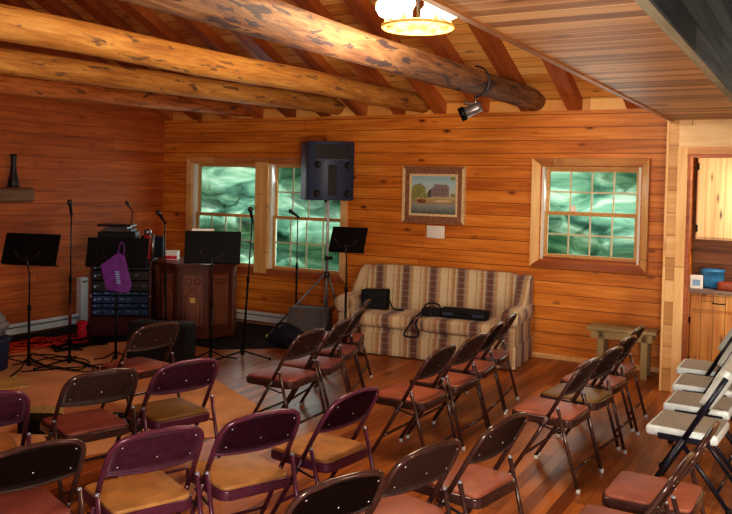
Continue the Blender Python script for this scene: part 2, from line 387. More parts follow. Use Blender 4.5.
struct('ceiling', rf, 'roof')
# rafters: each one its own piece of the setting
k = 0
for xr in [-1.72, -2.35] + [-2.88 - 0.535 * j for j in range(11)]:
    m = MB(); w = 0.08
    for ya, yb in ((D - 0.005, RIDGE),):
        za, zb = roof_z(ya), roof_z(yb)
        v = [(xr - w, ya, za), (xr + w, ya, za), (xr + w, yb, zb), (xr - w, yb, zb)]
        q = [(p[0], p[1], p[2] + 0.128) for p in v]
        m.quad(v); m.quad(q)
        for j in range(4): m.quad((v[j], v[(j + 1) % 4], q[(j + 1) % 4], q[j]))
    struct('trim_%d' % (k + 1), m, 'rafter'); k += 1
# blocking strip at the top of the wall between rafters
struct('trim_40', MB().box(A, RX, D - 0.0, D + 0.16, T - 0.002, T + 0.12), 'roof')

# exposed log tie beams
def log_beam(x, mat, r0, label, seed, kx, kz, y_end=D - 0.02, zc=2.865):
    m = MB(); pts = []; rr = []
    n = 40; ys = -2.5
    for i in range(n + 1):
        y = ys + (y_end - ys) * i / n
        pts.append((x - kx * (y_end - y) + 0.012 * noise.noise(Vector((y * 0.7, seed, 0))), y, zc - kz * (y_end - y) + 0.012 * noise.noise(Vector((y * 0.7, seed, 5)))))
        rr.append(r0 * (1 + 0.06 * noise.noise(Vector((y * 0.9, seed, 9)))))
    pts.append((x, y_end + 0.015, zc)); rr.append(r0 * 0.86)
    m.tube(pts, rr, 20)
    return m.build('ceiling_beam', mat, label=label, cat='beam', group='log tie beams under the sloped ceiling')
log_beam(-2.79, 'log_grey', 0.118, 'weathered grey log ceiling beam that carries the clamped spot lamp', 1, 0.014, 0.004)
log_beam(-4.17, 'log_gold', 0.108, 'golden peeled log ceiling beam, second one left from the spot lamp beam', 2, 0.012, 0.013)
log_beam(-5.37, 'log_gold', 0.104, 'golden log ceiling beam third from the spot lamp, ending above the loudspeaker', 3, 0.048, 0.017)
log_beam(-6.78, 'log_red', 0.100, 'reddish log ceiling beam lowest and furthest left, ending above the pair of windows', 4, 0.055, 0.024)

# loft over the kitchen side
Yk, Zs, Xs = 8.00, 2.55, -1.20
struct('ceiling_loft', MB().box(Xs, -0.37, FY, Yk + 0.02, Zs, Zs + 0.02).box(-0.37, RX, Yk - 0.3, Yk + 0.02, Zs, Zs + 0.3), 'soffit')
struct('trim_41', MB().box(Xs - 0.035, Xs, FY, Yk + 0.03, Zs - 0.012, Zs + 0.30), 'loft_edge')
struct('trim_42', MB().box(-0.392, -0.362, FY, Yk, 2.335, Zs + 0.05, mat='beam_edge').box(-0.362, -0.355, FY, Yk, 2.337, 2.80, mat='dark_beam'))
struct('ceiling_stair', MB().box(-0.39, RX, FY, Yk, 2.80, 2.84), 'black')  # dark of the open stairwell painted in as a flat black ceiling
struct('wall_loft', MB().box(Xs - 0.034, Xs + 0.1, FY, D, Zs + 0.30, 4.6), 'wall_y') if False else None

# kitchen front wall with a cased opening
wk = MB()
wk.box(-1.245, -1.155, Yk, Yk + 0.10, 0, Zs, mat='post')
wk.box(-1.155, RX, Yk + 0.005, Yk + 0.10, 2.30, Zs, mat='header')
wk.box(0.3, RX, Yk + 0.005, Yk + 0.10, 0, 2.30, mat='header')
struct('wall_kitchen', wk)
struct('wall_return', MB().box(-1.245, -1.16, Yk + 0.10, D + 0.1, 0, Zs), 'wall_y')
struct('trim_43', MB().box(-1.262, -1.240, Yk - 0.014, Yk + 0.10, 0, Zs), 'trim')
struct('door_1', MB().box(-1.158, -1.075, Yk - 0.02, Yk + 0.12, 0, 2.30, mat='trim').box(-1.075, 0.3, Yk - 0.02, Yk + 0.12, 2.235, 2.30, mat='trim_h')
       .box(-1.075, -1.045, Yk + 0.02, Yk + 0.14, 0, 2.235, mat='trim_red').box(-1.045, 0.3, Yk + 0.02, Yk + 0.14, 2.205, 2.235, mat='trim_red'))
struct('wall_kitchen_back', MB().box(-1.3, RX, 9.25, 9.4, 0, Zs), 'kitchen_log')
struct('ceiling_kitchen', MB().box(-1.24, RX, Yk + 0.10, 9.25, Zs, Zs + 0.06), 'header')

# kitchen cabinets seen through the opening
kc = thing('kitchen_cabinet', 'knotty pine base cabinet under the grey counter in the kitchen doorway', 'cabinet', (0, 0, 0))
MB().box(-1.14, 0.6, 8.66, 9.24, 0.09, 0.875, mat='cabinet').box(-1.14, 0.6, 8.72, 9.24, 0, 0.09, mat='trim_red').build('carcass', None, kc)
for i, x in enumerate((-1.09, -0.50)):
    d = MB().box(x, x + 0.55, 8.64, 8.66, 0.12, 0.68, 0.006).build('door', 'cabinet', kc)
    MB().tube([(x + 0.5, 8.64, 0.60), (x + 0.5, 8.61, 0.60), (x + 0.5, 8.61, 0.50), (x + 0.5, 8.64, 0.50)], 0.006, 6).build('handle', 'black', d)
    for z in (0.2, 0.6): MB().box(x - 0.012, x + 0.006, 8.63, 8.645, z - 0.03, z + 0.03).build('hinge', 'black', d)
    d = MB().box(x, x + 0.55, 8.64, 8.66, 0.71, 0.855, 0.006).build('drawer', 'cabinet', kc)
    MB().tube([(x + 0.20, 8.64, 0.79), (x + 0.21, 8.62, 0.785), (x + 0.31, 8.62, 0.785), (x + 0.32, 8.64, 0.79)], 0.006, 6).build('handle', 'black', d)
ct = MB().box(-1.15, 0.6, 8.61, 9.25, 0.876, 0.915, 0.005).build('countertop', 'counter', label='grey laminate kitchen countertop on the knotty pine base cabinet', cat='countertop')
uc = thing('wall_cabinet', 'pale knotty pine upper cabinet on the kitchen wall', 'cabinet')
MB().box(-1.07, 0.55, 8.70, 9.25, 1.41, 2.27).build('carcass', 'cabinet_pale', uc)
for x in (-1.06, -0.52):
    d = MB().box(x, x + 0.53, 8.68, 8.70, 1.43, 2.25, 0.006).build('door', 'cabinet_pale', uc)
    for z in (1.52, 2.14): MB().box(x - 0.008, x + 0.010, 8.668, 8.69, z - 0.035, z + 0.035).build('hinge', 'black', d)
bx = thing('tissue_box', 'white box standing at the left end of the kitchen counter', 'box', (-1.05, 8.72, 0.916), 0.1)
MB().box(-0.06, 0.06, -0.05, 0.05, 0, 0.13, 0.004).build('carton', 'paper', bx)
MB().box(-0.035, 0.035, -0.052, -0.05, 0.03, 0.09).build('printed_panel', 'led', bx)
MB().lathe([(0.07, 0), (0.10, 0.02), (0.115, 0.09), (0.115, 0.16), (0.125, 0.165), (0.125, 0.185), (0.06, 0.195), (0.0, 0.197)], n=28).build('blue_canister', 'teal', label='blue lidded round canister on the kitchen counter beside the white box', cat='canister', loc=(-0.92, 8.86, 0.916))
MB().box(-0.09, 0.09, -0.05, 0.05, 0, 0.085, 0.02, 3).build('bread_loaf', 'brown_box', label='reddish brown loaf shaped item at the front of the kitchen counter', cat='bread', loc=(-0.76, 8.69, 0.916))

# baseboards and heaters
struct('baseboard_back', MB().box(-5.3, -1.262, D - 0.022, D - 0.001, 0, 0.05), 'trim')
def heater(name, label, x0, x1, y0, y1, along):
    h = thing(name, label, 'heater')
    if along == 'x':
        MB().box(x0, x1, y0 + 0.012, y1, 0.012, 0.125, 0.004).build('housing', 'white', h)
        MB().box(x0, x1, y0, y0 + 0.02, 0.10, 0.142, 0.004).build('top_cover', 'white', h)
        MB().box(x0, x1, y0 + 0.004, y0 + 0.02, 0.090, 0.098).build('grille_slot', 'steel_dark', h)
    else:
        MB().box(x0, x1 - 0.012, y0, y1, 0.012, 0.125, 0.004).build('housing', 'white', h)
        MB().box(x1 - 0.02, x1, y0, y1, 0.10, 0.142, 0.004).build('top_cover', 'white', h)
        MB().box(x1 - 0.02, x1 - 0.004, y0, y1, 0.090, 0.098).build('grille_slot', 'steel_dark', h)
    return h
heater('baseboard_heater', 'long white baseboard heater under the pair of windows on the back wall', -8.2, -5.75, D - 0.075, D - 0.001, 'x')
heater('baseboard_heater', 'white baseboard heater along the left wall behind the music stands', A + 0.001, A + 0.075, 1.5, 7.235, 'y')
vp = thing('heater_riser', 'narrow upright white panel on the left wall beside the equipment rack', 'panel')
MB().box(A + 0.001, A + 0.09, 7.24, 7.36, 0.0, 0.60, 0.006).build('panel', 'white', vp)
MB().box(A + 0.02, A + 0.092, 7.26, 7.34, 0.54, 0.56).build('vent_slot', 'grey_plastic', vp)

# ------------------------------------------------------------------ windows
def ring(m, x0, x1, z0, z1, t, ya, yb, mat_v, mat_h, mat_b=None):
    m.prism([(x0, z0), (x0 + t, z0 + t), (x0 + t, z1 - t), (x0, z1)], 1, ya, yb, mat_v)
    m.prism([(x1, z0), (x1, z1), (x1 - t, z1 - t), (x1 - t, z0 + t)], 1, ya, yb, mat_v)
    m.prism([(x0, z1), (x0 + t, z1 - t), (x1 - t, z1 - t), (x1, z1)], 1, ya, yb, mat_h)
    m.prism([(x0, z0), (x1, z0), (x1 - t, z0 + t), (x0 + t, z0 + t)], 1, ya, yb, mat_b or mat_h)
def sash(par, x0, x1, z0, z1, y, s=0.035, sticker=False, grid=True):
    m = MB(); ring(m, x0, x1, z0, z1, s, y, y + 0.03, 'sash', 'sash')
    f = m.build('sash', None, par)
    g = MB().box(x0 + s, x1 - s, y + 0.012, y + 0.016, z0 + s, z1 - s).build('pane', 'glass', f)
    if not grid: return
    m = MB(); w = 0.009
    for k in (1, 2, 3):
        x = x0 + s + (x1 - x0 - 2 * s) * k / 4; m.box(x - w, x + w, y + 0.004, y + 0.011, z0 + s, z1 - s)
    z = (z0 + z1) / 2; m.box(x0 + s, x1 - s, y + 0.003, y + 0.0105, z - w, z + w)
    m.build('muntin', 'muntin', f)
    if sticker: MB().box(x0 + 0.28, x0 + 0.34, y + 0.000, y + 0.0035, z0 + s, z0 + s + 0.075).build('sticker', 'paper', f)
def unit(par, x0, x1, z0, z1, zm, sticker=False, grid=True):
    m = MB()
    m.box(x0, x0 + 0.03, D + 0.02, D + 0.155, z0, z1, mat='track').box(x1 - 0.03, x1, D + 0.02, D + 0.155, z0, z1, mat='track')
    m.box(x0 + 0.03, x1 - 0.03, D + 0.02, D + 0.155, z1 - 0.02, z1, mat='sash').box(x0 + 0.03, x1 - 0.03, D + 0.02, D + 0.155, z0, z0 + 0.025, mat='trim_red')
    m.build('window_frame', None, par)
    sash(par, x0 + 0.03, x1 - 0.03, zm - 0.01, z1 - 0.02, D + 0.10, sticker=sticker, grid=grid)
    sash(par, x0 + 0.03, x1 - 0.03, z0 + 0.025, zm + 0.035, D + 0.06)
w1 = link('window_1', None, kind='structure')
m = MB(); ring(m, -7.86, -5.20, 0.63, 2.22, 0.09, D - 0.03, D + 0.0, 'trim', 'trim_h', 'trim_red')
m.box(-6.64, -6.43, D - 0.032, D + 0.16, 0.66, 2.15, mat='trim').build('window_trim', None, w1)
unit(w1, -7.78, -6.64, 0.70, 2.14, 1.40, grid=False); unit(w1, -6.43, -5.28, 0.70, 2.14, 1.40)
w2 = link('window_2', None, kind='structure')
m = MB()
ox0, ox1, oz0, oz1 = -2.79, -1.54, 1.02, 2.22; ix0, ix1, iz0, iz1 = -2.70, -1.63, 1.10, 2.13; ya, yb = D - 0.075, D + 0.01
O = [(ox0, oz0), (ox1, oz0), (ox1, oz1), (ox0, oz1)]; I = [(ix0, iz0), (ix1, iz0), (ix1, iz1), (ix0, iz1)]; mm = ['trim_red', 'trim', 'trim_h', 'trim']
for k in range(4):
    a, b = O[k], O[(k + 1) % 4]; c, d = I[(k + 1) % 4], I[k]
    m.quad(((a[0], ya, a[1]), (b[0], ya, b[1]), (c[0], yb, c[1]), (d[0], yb, d[1])), mm[k])
    m.quad(((a[0], ya, a[1]), (b[0], ya, b[1]), (b[0], D + 0.001, b[1]), (a[0], D + 0.001, a[1])), mm[k])
m.build('window_trim', None, w2)
unit(w2, ix0, ix1, iz0, iz1, 1.60, True)

# outside
fo = MB(); nx, nz = 90, 40
g = [[fo.b.verts.new((-24 + 34 * i / nx, 14.0 + 1.6 * noise.noise(Vector((i * 0.22, j * 0.25, 3))) + 0.5 * noise.noise(Vector((i * .7, j * .8, 1))) - 0.06 * (j - 20) * 0, -0.3 + 9.5 * j / nz)) for j in range(nz + 1)] for i in range(nx + 1)]
for i in range(nx):
    for j in range(nz): fo.b.faces.new((g[i][j], g[i + 1][j], g[i + 1][j + 1], g[i][j + 1])).smooth = True
fo.build('tree_foliage', 'foliage', label='pale green mass of tree leaves outside beyond the windows', cat='foliage', kind='stuff')
struct('ground', MB().box(-30, 14, 10.0, 20, -0.4, -0.3), 'outside_ground')

# ------------------------------------------------------------------ rug and shaded floor sheet
rot = math.atan2(-0.49, 0.87)
MB().box(0, 3.75, -2.9, 0, 0.001, 0.010).build('area_rug', 'rug', loc=(-6.80, 7.0, 0), rz=rot, label='peach tan area rug under the music stands and left chairs', cat='rug')
MB().prism([(A + 0.1, 4.6), (-6.9, 5.2), (-6.86, 7.1), (-5.8, 7.05), (-5.2, 7.6), (-5.6, 8.6), (A + 0.1, 8.6)], 2, 0.0005, 0.004).build('floor_shade_sheet', 'floor_shade', label='dark sheet for the shaded floor under the rack and podium to the heaters', cat='mat')  # dark sheet added where the wood floor lies in shade

# ------------------------------------------------------------------ folding chairs
def arch(s=1.0):
    """upper part of the continuous front tube"""
    pts = []
    def yz(z): return 0.20 - 0.577 * z
    pts.append((-0.222, yz(0.44), 0.44)); pts.append((-0.222, yz(0.60), 0.60)); pts.append((-0.220, yz(0.665), 0.665))
    for k in range(7):
        a = PI - k * (PI / 2) / 6 ; zc = 0.69; r = 0.085
        x = -0.132 + r * math.cos(a); z = zc + r * math.sin(a)
        pts.append((x, yz(z), z))
    for x in (-0.07, 0.0): pts.append((x, yz(0.781), 0.781 + 0.004))
    return pts + [(-p[0], p[1], p[2]) for p in pts[-2::-1]]
def yz(z): return 0.20 - 0.577 * z

def make_chair(frame, panel, pad, label, loc, rz, group):
    t = thing('folding_chair', label, 'chair', loc, rz, group)
    MB().tube(arch(), 0.0125, 10).build('back_frame', frame, t)
    # backrest: dished sheet filling the arch
    m = MB(); rows = []
    for j in range(9):
        z = 0.602 + (0.781 - 0.602) * j / 8
        hw = 0.215
        if z > 0.69: hw = 0.132 + math.sqrt(max(0.0, 0.0915 ** 2 - (z - 0.69) ** 2)) - 0.006
        row = []
        for i in range(13):
            u = i / 12 * 2 - 1
            zz = z - (0.014 * (1 - u * u) if j == 0 else 0)
            row.append(m.b.verts.new((u * hw, yz(zz) - 0.022 * (1 - u * u) * (1 - 0.35 * j / 8) , zz)))
        rows.append(row)
    for j in range(8):
        for i in range(12): m.b.faces.new((rows[j][i], rows[j][i + 1], rows[j + 1][i + 1], rows[j + 1][i])).smooth = True
    bmesh.ops.solidify(m.b, geom=list(m.b.faces), thickness=0.008)
    for f in m.b.faces: f.smooth = True
    m.tube([(v.x * 1.0, v.y - 0.002, v.z) for v in [Vector((u / 6 * 0.215, yz(0.60 - 0.014 * (1 - (u / 6) ** 2)) - 0.022 * (1 - (u / 6) ** 2), 0.60 - 0.014 * (1 - (u / 6) ** 2))) for u in range(-6, 7)]], 0.008, 8, mat=None)
    b = m.build('backrest', panel, t)
    for x, z in ((-0.17, 0.735), (0.17, 0.735), (-0.17, 0.635), (0.17, 0.635), (0, 0.66)):
        c = (x, yz(z) - 0.022 * (1 - (x / 0.215) ** 2) - 0.008, z)
        MB().lathe([(0.005, 0), (0.005, 0.002), (0.002, 0.004)], c, 8, axis=(0, -0.866, -0.5)).build('rivet', 'rivet', b)
    # seat pan: rounded plan
    def plan(e, fr=0.0):
        P = []
        for cx, cy, a0, r in ((0.205, 0.215, 0, 0.05), (-0.205, 0.215, 90, 0.05), (-0.195, -0.20, 180, 0.045), (0.195, -0.20, 270, 0.045)):
            sx = 1 if cx > 0 else -1; sy = 1 if cy > 0 else -1
            for k in range(6):
                a = math.radians(a0 + k * 18)
                P.append((cx - sx * (r) + (r - e) * math.cos(a), cy - sy * r + (r - e) * math.sin(a)))
        return P
    s = MB().prism(plan(0.0), 2, 0.380, 0.428, bev=0.008, seg=3).build('seat', frame, t)
    MB().prism(plan(0.012), 2, 0.424, 0.444, bev=0.008, seg=3).build('seat_pad', pad, s)
    for sx in (-1, 1):
        l = MB().tube([(sx * 0.218, yz(0.0), 0.02), (sx * 0.222, yz(0.25), 0.25), (sx * 0.222, yz(0.44), 0.44)], 0.0125, 10).build('leg', frame, t)
        MB().lathe([(0.012, 0), (0.0145, 0.004), (0.014, 0.026), (0.012, 0.028)], (sx * 0.218, yz(0.01), 0.0), 12).build('foot_cap', 'cap', l)
    for sx in (-1, 1):
        l = MB().tube([(sx * 0.230, -0.262, 0.02), (sx * 0.234, -0.19, 0.27), (sx * 0.2365, -0.124, 0.505)], 0.0115, 10).build('leg', frame, t)
        MB().lathe([(0.012, 0), (0.0145, 0.004), (0.014, 0.026), (0.012, 0.028)], (sx * 0.230, -0.266, 0.0), 12).build('foot_cap', 'cap', l)
        MB().lathe([(0.0118, -0.002), (0.012, 0.004), (0.008, 0.010), (0.001, 0.012)], (sx * 0.2365, -0.1235, 0.507), 12).build('end_cap', 'tip', l)
    MB().tube([(-0.218, yz(0.17), 0.17), (0.218, yz(0.17), 0.17)], 0.009, 8).build('stretcher', frame, t)
    MB().tube([(-0.239, -0.232, 0.13), (0.239, -0.232, 0.13)], 0.009, 8).build('stretcher', frame, t)
    for sx in (-1, 1):
        MB().tube([(sx * 0.232, 0.01, 0.39), (sx * 0.232, -0.13, 0.36), (sx * 0.240, -0.165, 0.375)], 0.006, 6).build('hinge_link', 'steel_dark', t)
    return t

gR, gL, gS = 'folding chairs set out in rows facing left', 'maroon chairs in the front rows', 'white seated folding chairs by the kitchen'
BR = ('steel_brown', 'steel_brown_panel'); PU = ('steel_purple', 'steel_purple_panel')
kinds = {'BR_rust': BR + ('pad_rust',), 'BR_rose': BR + ('pad_rose',), 'BR_olive': BR + ('pad_olive',), 'PU_tan': PU + ('pad_tan',), 'PU_olive': PU + ('pad_olive',)}
first = {}
chairs = [
 # kind, x, y, yaw, label
 ('BR_rose', -3.01, 2.30, 72, 'dark brown folding chair with rust seat cut off by the bottom left corner'),
 ('PU_tan', -2.72, 2.745, 66.5, 'maroon folding chair with tan seat beside the dark brown one at bottom left'),
 ('PU_tan', -2.50, 3.21, 67, 'maroon folding chair with tan seat, middle of the three maroon chairs at bottom centre'),
 ('PU_tan', -2.35, 3.75, 82.9, 'maroon folding chair with tan seat on the aisle, right end of the front maroon row'),
 ('PU_tan', -3.87, 2.72, 62.5, 'maroon folding chair back cut off by the left edge of the picture'),
 ('BR_rose', -3.74, 3.34, 71.1, 'dark brown folding chair with brick rose seat between two maroon chairs in the second row'),
 ('PU_olive', -3.52, 3.80, 71.9, 'maroon folding chair with olive brown seat at the edge of the peach rug'),
 ('BR_rust', -4.57, 4.58, 82.8, 'dark brown folding chair standing directly before the black instrument case'),
 ('BR_rose', -3.48, 4.99, 91, 'nearest chair of the row standing on the rug edge left of the sofa'),
 ('BR_rose', -3.54, 5.50, 101, 'second chair from the front in the row left of the sofa'),
 ('BR_rose', -3.70, 6.04, 108, 'third chair from the front in the row left of the sofa'),
 ('BR_rust', -3.92, 6.56, 110, 'furthest chair in the row left of the sofa, nearly touching the sofa arm'),
 ('BR_rust', -2.44, 5.06, 88, 'nearest chair of the row in front of the plaid sofa'),
 ('BR_rust', -2.42, 5.60, 88, 'second chair from the front in the row before the plaid sofa'),
 ('BR_rust', -2.46, 6.14, 95, 'third chair from the front in the row before the plaid sofa'),
 ('BR_rose', -2.52, 6.65, 97, 'furthest chair in the row before the plaid sofa, beside its right arm'),
 ('BR_rust', -1.49, 5.24, 85, 'rust seated folding chair nearest in the row that leads to the wooden bench'),
 ('BR_olive', -1.45, 5.74, 82, 'brown folding chair with the olive seat in the row that leads to the wooden bench'),
 ('BR_rust', -1.45, 6.24, 84, 'rust seated folding chair just behind the olive seated one'),
 ('BR_rose', -1.47, 6.74, 88, 'furthest folding chair in the right row, in front of the wooden bench'),
 ('BR_rust', -1.75, 2.69, 68, 'dark brown folding chair whose back top shows at the bottom edge centre'),
 ('BR_rust', -1.63, 3.18, 74.5, 'dark brown folding chair second from the right aisle at bottom centre'),
 ('BR_rust', -1.50, 3.74, 80.1, 'dark brown folding chair with rust seat at the right aisle end of the bottom row'),
 ('BR_rust', -0.645, 4.08, 88, 'brown folding chair with rust seat at bottom right in front of the white seats'),
 ('BR_rust', -0.69, 3.53, 86, 'nearest folding chair at bottom right, mostly below the picture edge'),
]
for kd, x, y, yaw, lab in chairs:
    loc = (x, y, 0.0 if not (x < -4.0) else 0.010)
    if x in (-3.74, -3.52, -3.48): loc = (x, y, 0.010)
    if kd not in first: first[kd] = make_chair(*kinds[kd], lab, loc, math.radians(yaw), gR)
    else: dup(first[kd], loc, math.radians(yaw), lab, gR)

# white plastic chairs with navy frames
def make_white(label, loc, rz):
    t = thing('folding_chair', label, 'chair', loc, rz, gS)
    Y = lambda z: 0.21 - 0.56 * z
    s = MB().box(-0.21, 0.21, -0.20, 0.22, 0.380, 0.445, 0.022, 4).build('seat', 'white_plastic', t)
    MB().box(-0.195, 0.195, -0.19, 0.195, 0.440, 0.4495, 0.004, 2).build('seat_surface', 'grey_pad', s)
    m = MB().box(-0.225, 0.225, -0.012, 0.012, -0.13, 0.13, 0.05, 4, mtx=Matrix.Translation((0, Y(0.72) + 0.012, 0.72)) @ Matrix.Rotation(math.radians(29), 4, 'X'))
    m.build('backrest', 'white_plastic', t)
    for sx in (-1, 1):
        MB().tube([(sx * 0.228, Y(0.40), 0.40), (sx * 0.228, Y(0.6), 0.60), (sx * 0.225, Y(0.80), 0.80)], 0.017, 10).build('back_frame', 'navy_steel', t)
        l = MB().tube([(sx * 0.228, Y(0), 0.01), (sx * 0.228, Y(0.40), 0.40)], 0.017, 10).build('leg', 'navy_steel', t)
        MB().lathe([(0.018, 0), (0.020, 0.005), (0.019, 0.03)], (sx * 0.228, Y(0.0), 0.0), 12).build('foot_cap', 'black', l)
    for sx in (-1, 1):
        l = MB().tube([(sx * 0.205, -0.27, 0.01), (sx * 0.205, 0.02, 0.39)], 0.014, 10).build('leg', 'navy_steel', t)
        MB().lathe([(0.016, 0), (0.018, 0.005), (0.017, 0.03)], (sx * 0.205, -0.27, 0.0), 12).build('foot_cap', 'black', l)
    for sx in (-1, 1): MB().box(sx * 0.215 - 0.006, sx * 0.215 + 0.006, -0.16, 0.14, 0.375, 0.41).build('seat_rail', 'navy_steel', t)
    MB().tube([(-0.228, Y(0.14), 0.14), (0.228, Y(0.14), 0.14)], 0.010, 8).build('stretcher', 'navy_steel', t)
    MB().tube([(-0.205, -0.20, 0.10), (0.205, -0.20, 0.10)], 0.010, 8).build('stretcher', 'navy_steel', t)
    return t
wc = make_white('nearest white plastic folding chair with navy frame at the right edge', (-0.66, 5.38, 0), math.radians(86))
dup(wc, (-0.66, 5.99, 0), math.radians(88), 'second white plastic folding chair from the front at the right edge')
dup(wc, (-0.70, 6.60, 0), math.radians(90), 'third white plastic folding chair from the front at the right edge')
dup(wc, (-0.76, 7.22, 0), math.radians(90), 'furthest white plastic folding chair, next to the kitchen door casing')

# ------------------------------------------------------------------ sofa
so = thing('sofa', 'plaid striped wingback sofa in beige and brown against the back wall', 'sofa', (-3.73, 8.27, 0), math.radians(5))
MB().box(-0.97, 0.97, -0.36, 0.34, 0.05, 0.31, 0.02, 3).build('base', 'sofa', so)
m = MB()     # gathered skirt with soft pleats
n = 64
def skirt(p0, p1, n):
    prev = None
    for i in range(n + 1):
        u = i / n; x = p0[0] + (p1[0] - p0[0]) * u; y = p0[1] + (p1[1] - p0[1]) * u
        nx, ny = (p1[1] - p0[1]), -(p1[0] - p0[0]); L = math.hypot(nx, ny); w = 0.008 * math.sin(u * L * 38)
        q = [m.b.verts.new((x + nx / L * w * k, y + ny / L * w * k, z)) for k, z in ((0, 0.25), (0.5, 0.14), (1.4, 0.012))]
        if prev:
            for a in range(2): m.b.faces.new((prev[a], q[a], q[a + 1], prev[a + 1])).smooth = True
        prev = q
skirt((-1.035, -0.40), (1.035, -0.40), 70); skirt((1.035, -0.40), (1.035, 0.38), 30); skirt((-1.035, 0.38), (-1.035, -0.40), 30)
m.build('skirt', 'sofa', so)
for x0, x1 in ((-0.86, -0.002), (0.002, 0.86)):
    MB().box(x0, x1, -0.41, 0.16, 0.305, 0.455, 0.045, 5).build('seat_cushion', 'sofa', so)
# back with a gently bowed top
P = []
for i in range(17):
    u = i / 16 * 2 - 1; P.append((u * 0.93, 0.955 + 0.012 * math.cos(u * PI / 2) - (0.05 if abs(u) > 0.93 else 0)))
P = [(-0.93, 0.30)] + P + [(0.93, 0.30)]
MB().prism(P, 1, 0.13, 0.33, bev=0.045, seg=5, mtx=Matrix.Translation((0, 0.0, 0)) @ Matrix.Rotation(math.radians(-5), 4, 'X')).build('backrest', 'sofa', so)
for sx in (-1, 1):
    wing = [(0.37, 0.40), (0.37, 0.90), (0.33, 0.925), (0.24, 0.90), (0.17, 0.84), (0.12, 0.76), (0.06, 0.68), (-0.03, 0.61), (-0.05, 0.50), (0.2, 0.40)]
    a, b = sorted((sx * 0.90, sx * 1.03))
    MB().prism(wing, 0, a, b, bev=0.03, seg=4).build('wing', 'sofa', so)
    a, b = sorted((sx * 0.87, sx * 1.02))
    arm = MB().box(a, b, -0.385, 0.34, 0.06, 0.56, 0.03, 4)
    arm.lathe([(0.02, 0), (0.075, 0.0), (0.098, 0.02), (0.102, 0.06), (0.102, 0.70), (0.08, 0.73)], (sx * 0.965, -0.41, 0.535), 24, axis=(0, 1, 0))
    arm.build('arm', 'sofa', so)

# things on the sofa
sb = thing('shoulder_bag', 'black shoulder bag sitting upright at the left end of the sofa', 'bag', (-4.42, 8.16, 0.456), math.radians(5))
MB().prism([(-0.15, 0.0), (0.15, 0.0), (0.155, 0.22), (0.14, 0.235), (-0.15, 0.215), (-0.165, 0.20)], 1, -0.06, 0.07, bev=0.018, seg=4).build('bag_body', 'black_soft', sb)
MB().box(-0.155, 0.150, -0.072, -0.058, 0.10, 0.215, 0.006, 3).build('flap', 'black_soft', sb)
MB().tube(bez([(0.15, 0, 0.16), (0.20, -0.04, 0.09), (0.25, -0.06, 0.03), (0.33, -0.03, 0.015), (0.36, -0.02, 0.02)]), 0.012, 6, sx=0.5).build('strap', 'black_soft', sb)
cb = thing('camera_bag', 'small black camera bag with a dangling strap on the middle of the sofa', 'bag', (-3.67, 8.08, 0.458), math.radians(10))
MB().box(-0.11, 0.11, -0.06, 0.06, 0, 0.09, 0.025, 4).lathe([(0.04, 0), (0.042, 0.05), (0.035, 0.06)], (0.0, -0.03, 0.045), 16, axis=(0, -1, 0.1)).build('bag_body', 'black_soft', cb)
MB().tube(bez([(-0.09, 0, 0.08), (-0.06, 0, 0.125), (0.02, 0, 0.14), (0.08, 0, 0.12), (0.10, 0, 0.07)]), 0.009, 6).build('handle', 'black_soft', cb)
MB().tube(bez([(-0.10, -0.05, 0.04), (-0.14, -0.13, -0.0), (-0.17, -0.265, -0.06), (-0.23, -0.275, -0.17), (-0.20, -0.278, -0.20), (-0.09, -0.275, -0.19), (-0.07, -0.27, -0.15), (-0.11, -0.26, -0.05), (-0.09, -0.12, 0.0), (-0.06, -0.05, 0.03)]), 0.009, 6).build('strap', 'navy_soft', cb)
kc2 = thing('keyboard_case', 'long black instrument case lying on the right half of the sofa seat', 'case', (-3.30, 8.12, 0.46), math.radians(5))
MB().box(-0.26, 0.26, -0.07, 0.07, 0, 0.105, 0.02, 3).build('case_body', 'black_soft', kc2)
for x in (-0.17, 0.17): MB().box(x - 0.06, x + 0.06, -0.076, -0.070, 0.03, 0.06, 0.002).build('label_strip', 'speaker', kc2)
MB().tube([(-0.06, -0.07, 0.065), (-0.05, -0.085, 0.065), (0.05, -0.085, 0.065), (0.06, -0.07, 0.065)], 0.006, 6).build('handle', 'black', kc2)

# ------------------------------------------------------------------ painting, plaque, bench
pt = thing('framed_painting', 'framed painting of a lakeside mill hanging on the plank wall', 'painting', (-4.005, D - 0.001, 1.775))
m = MB()
ring(m, -0.405, 0.405, -0.34, 0.34, 0.035, -0.045, 0.0, 'liner', 'frame_wood'); ring(m, -0.372, 0.372, -0.307, 0.307, 0.055, -0.035, 0.0, 'frame_wood', 'frame_wood')
m.build('frame', None, pt)
m = MB(); ring(m, -0.32, 0.32, -0.255, 0.255, 0.03, -0.03, 0.0, 'liner', 'liner'); m.build('liner', None, pt)
MB().box(-0.292, 0.292, -0.02, -0.002, -0.227, 0.227).build('canvas', 'canvas', pt)
m = MB()
m.prism([(-0.04, -0.02), (0.20, -0.02), (0.20, 0.10), (0.17, 0.125), (0.02, 0.13), (-0.04, 0.05)], 1, -0.023, -0.0205, 'paint_house')
for i in range(4):
    for j in range(2): m.box(0.02 + i * 0.045, 0.034 + i * 0.045, -0.0245, -0.0235, 0.005 + j * 0.045, 0.03 + j * 0.045, mat='paint_dark')
m.prism([(-0.09, -0.03), (-0.03, -0.03), (-0.03, 0.08), (-0.07, 0.04)], 1, -0.0235, -0.021, 'paint_dark')
rr = random.Random(3)
def blob(cx, cz, rx, rz, mat, y):
    m.prism([(cx + rx * (1 + 0.25 * rr.random()) * math.cos(a), cz + rz * (1 + 0.25 * rr.random()) * math.sin(a)) for a in [2 * PI * k / 14 for k in range(14)]], 1, y, y + 0.002, mat)
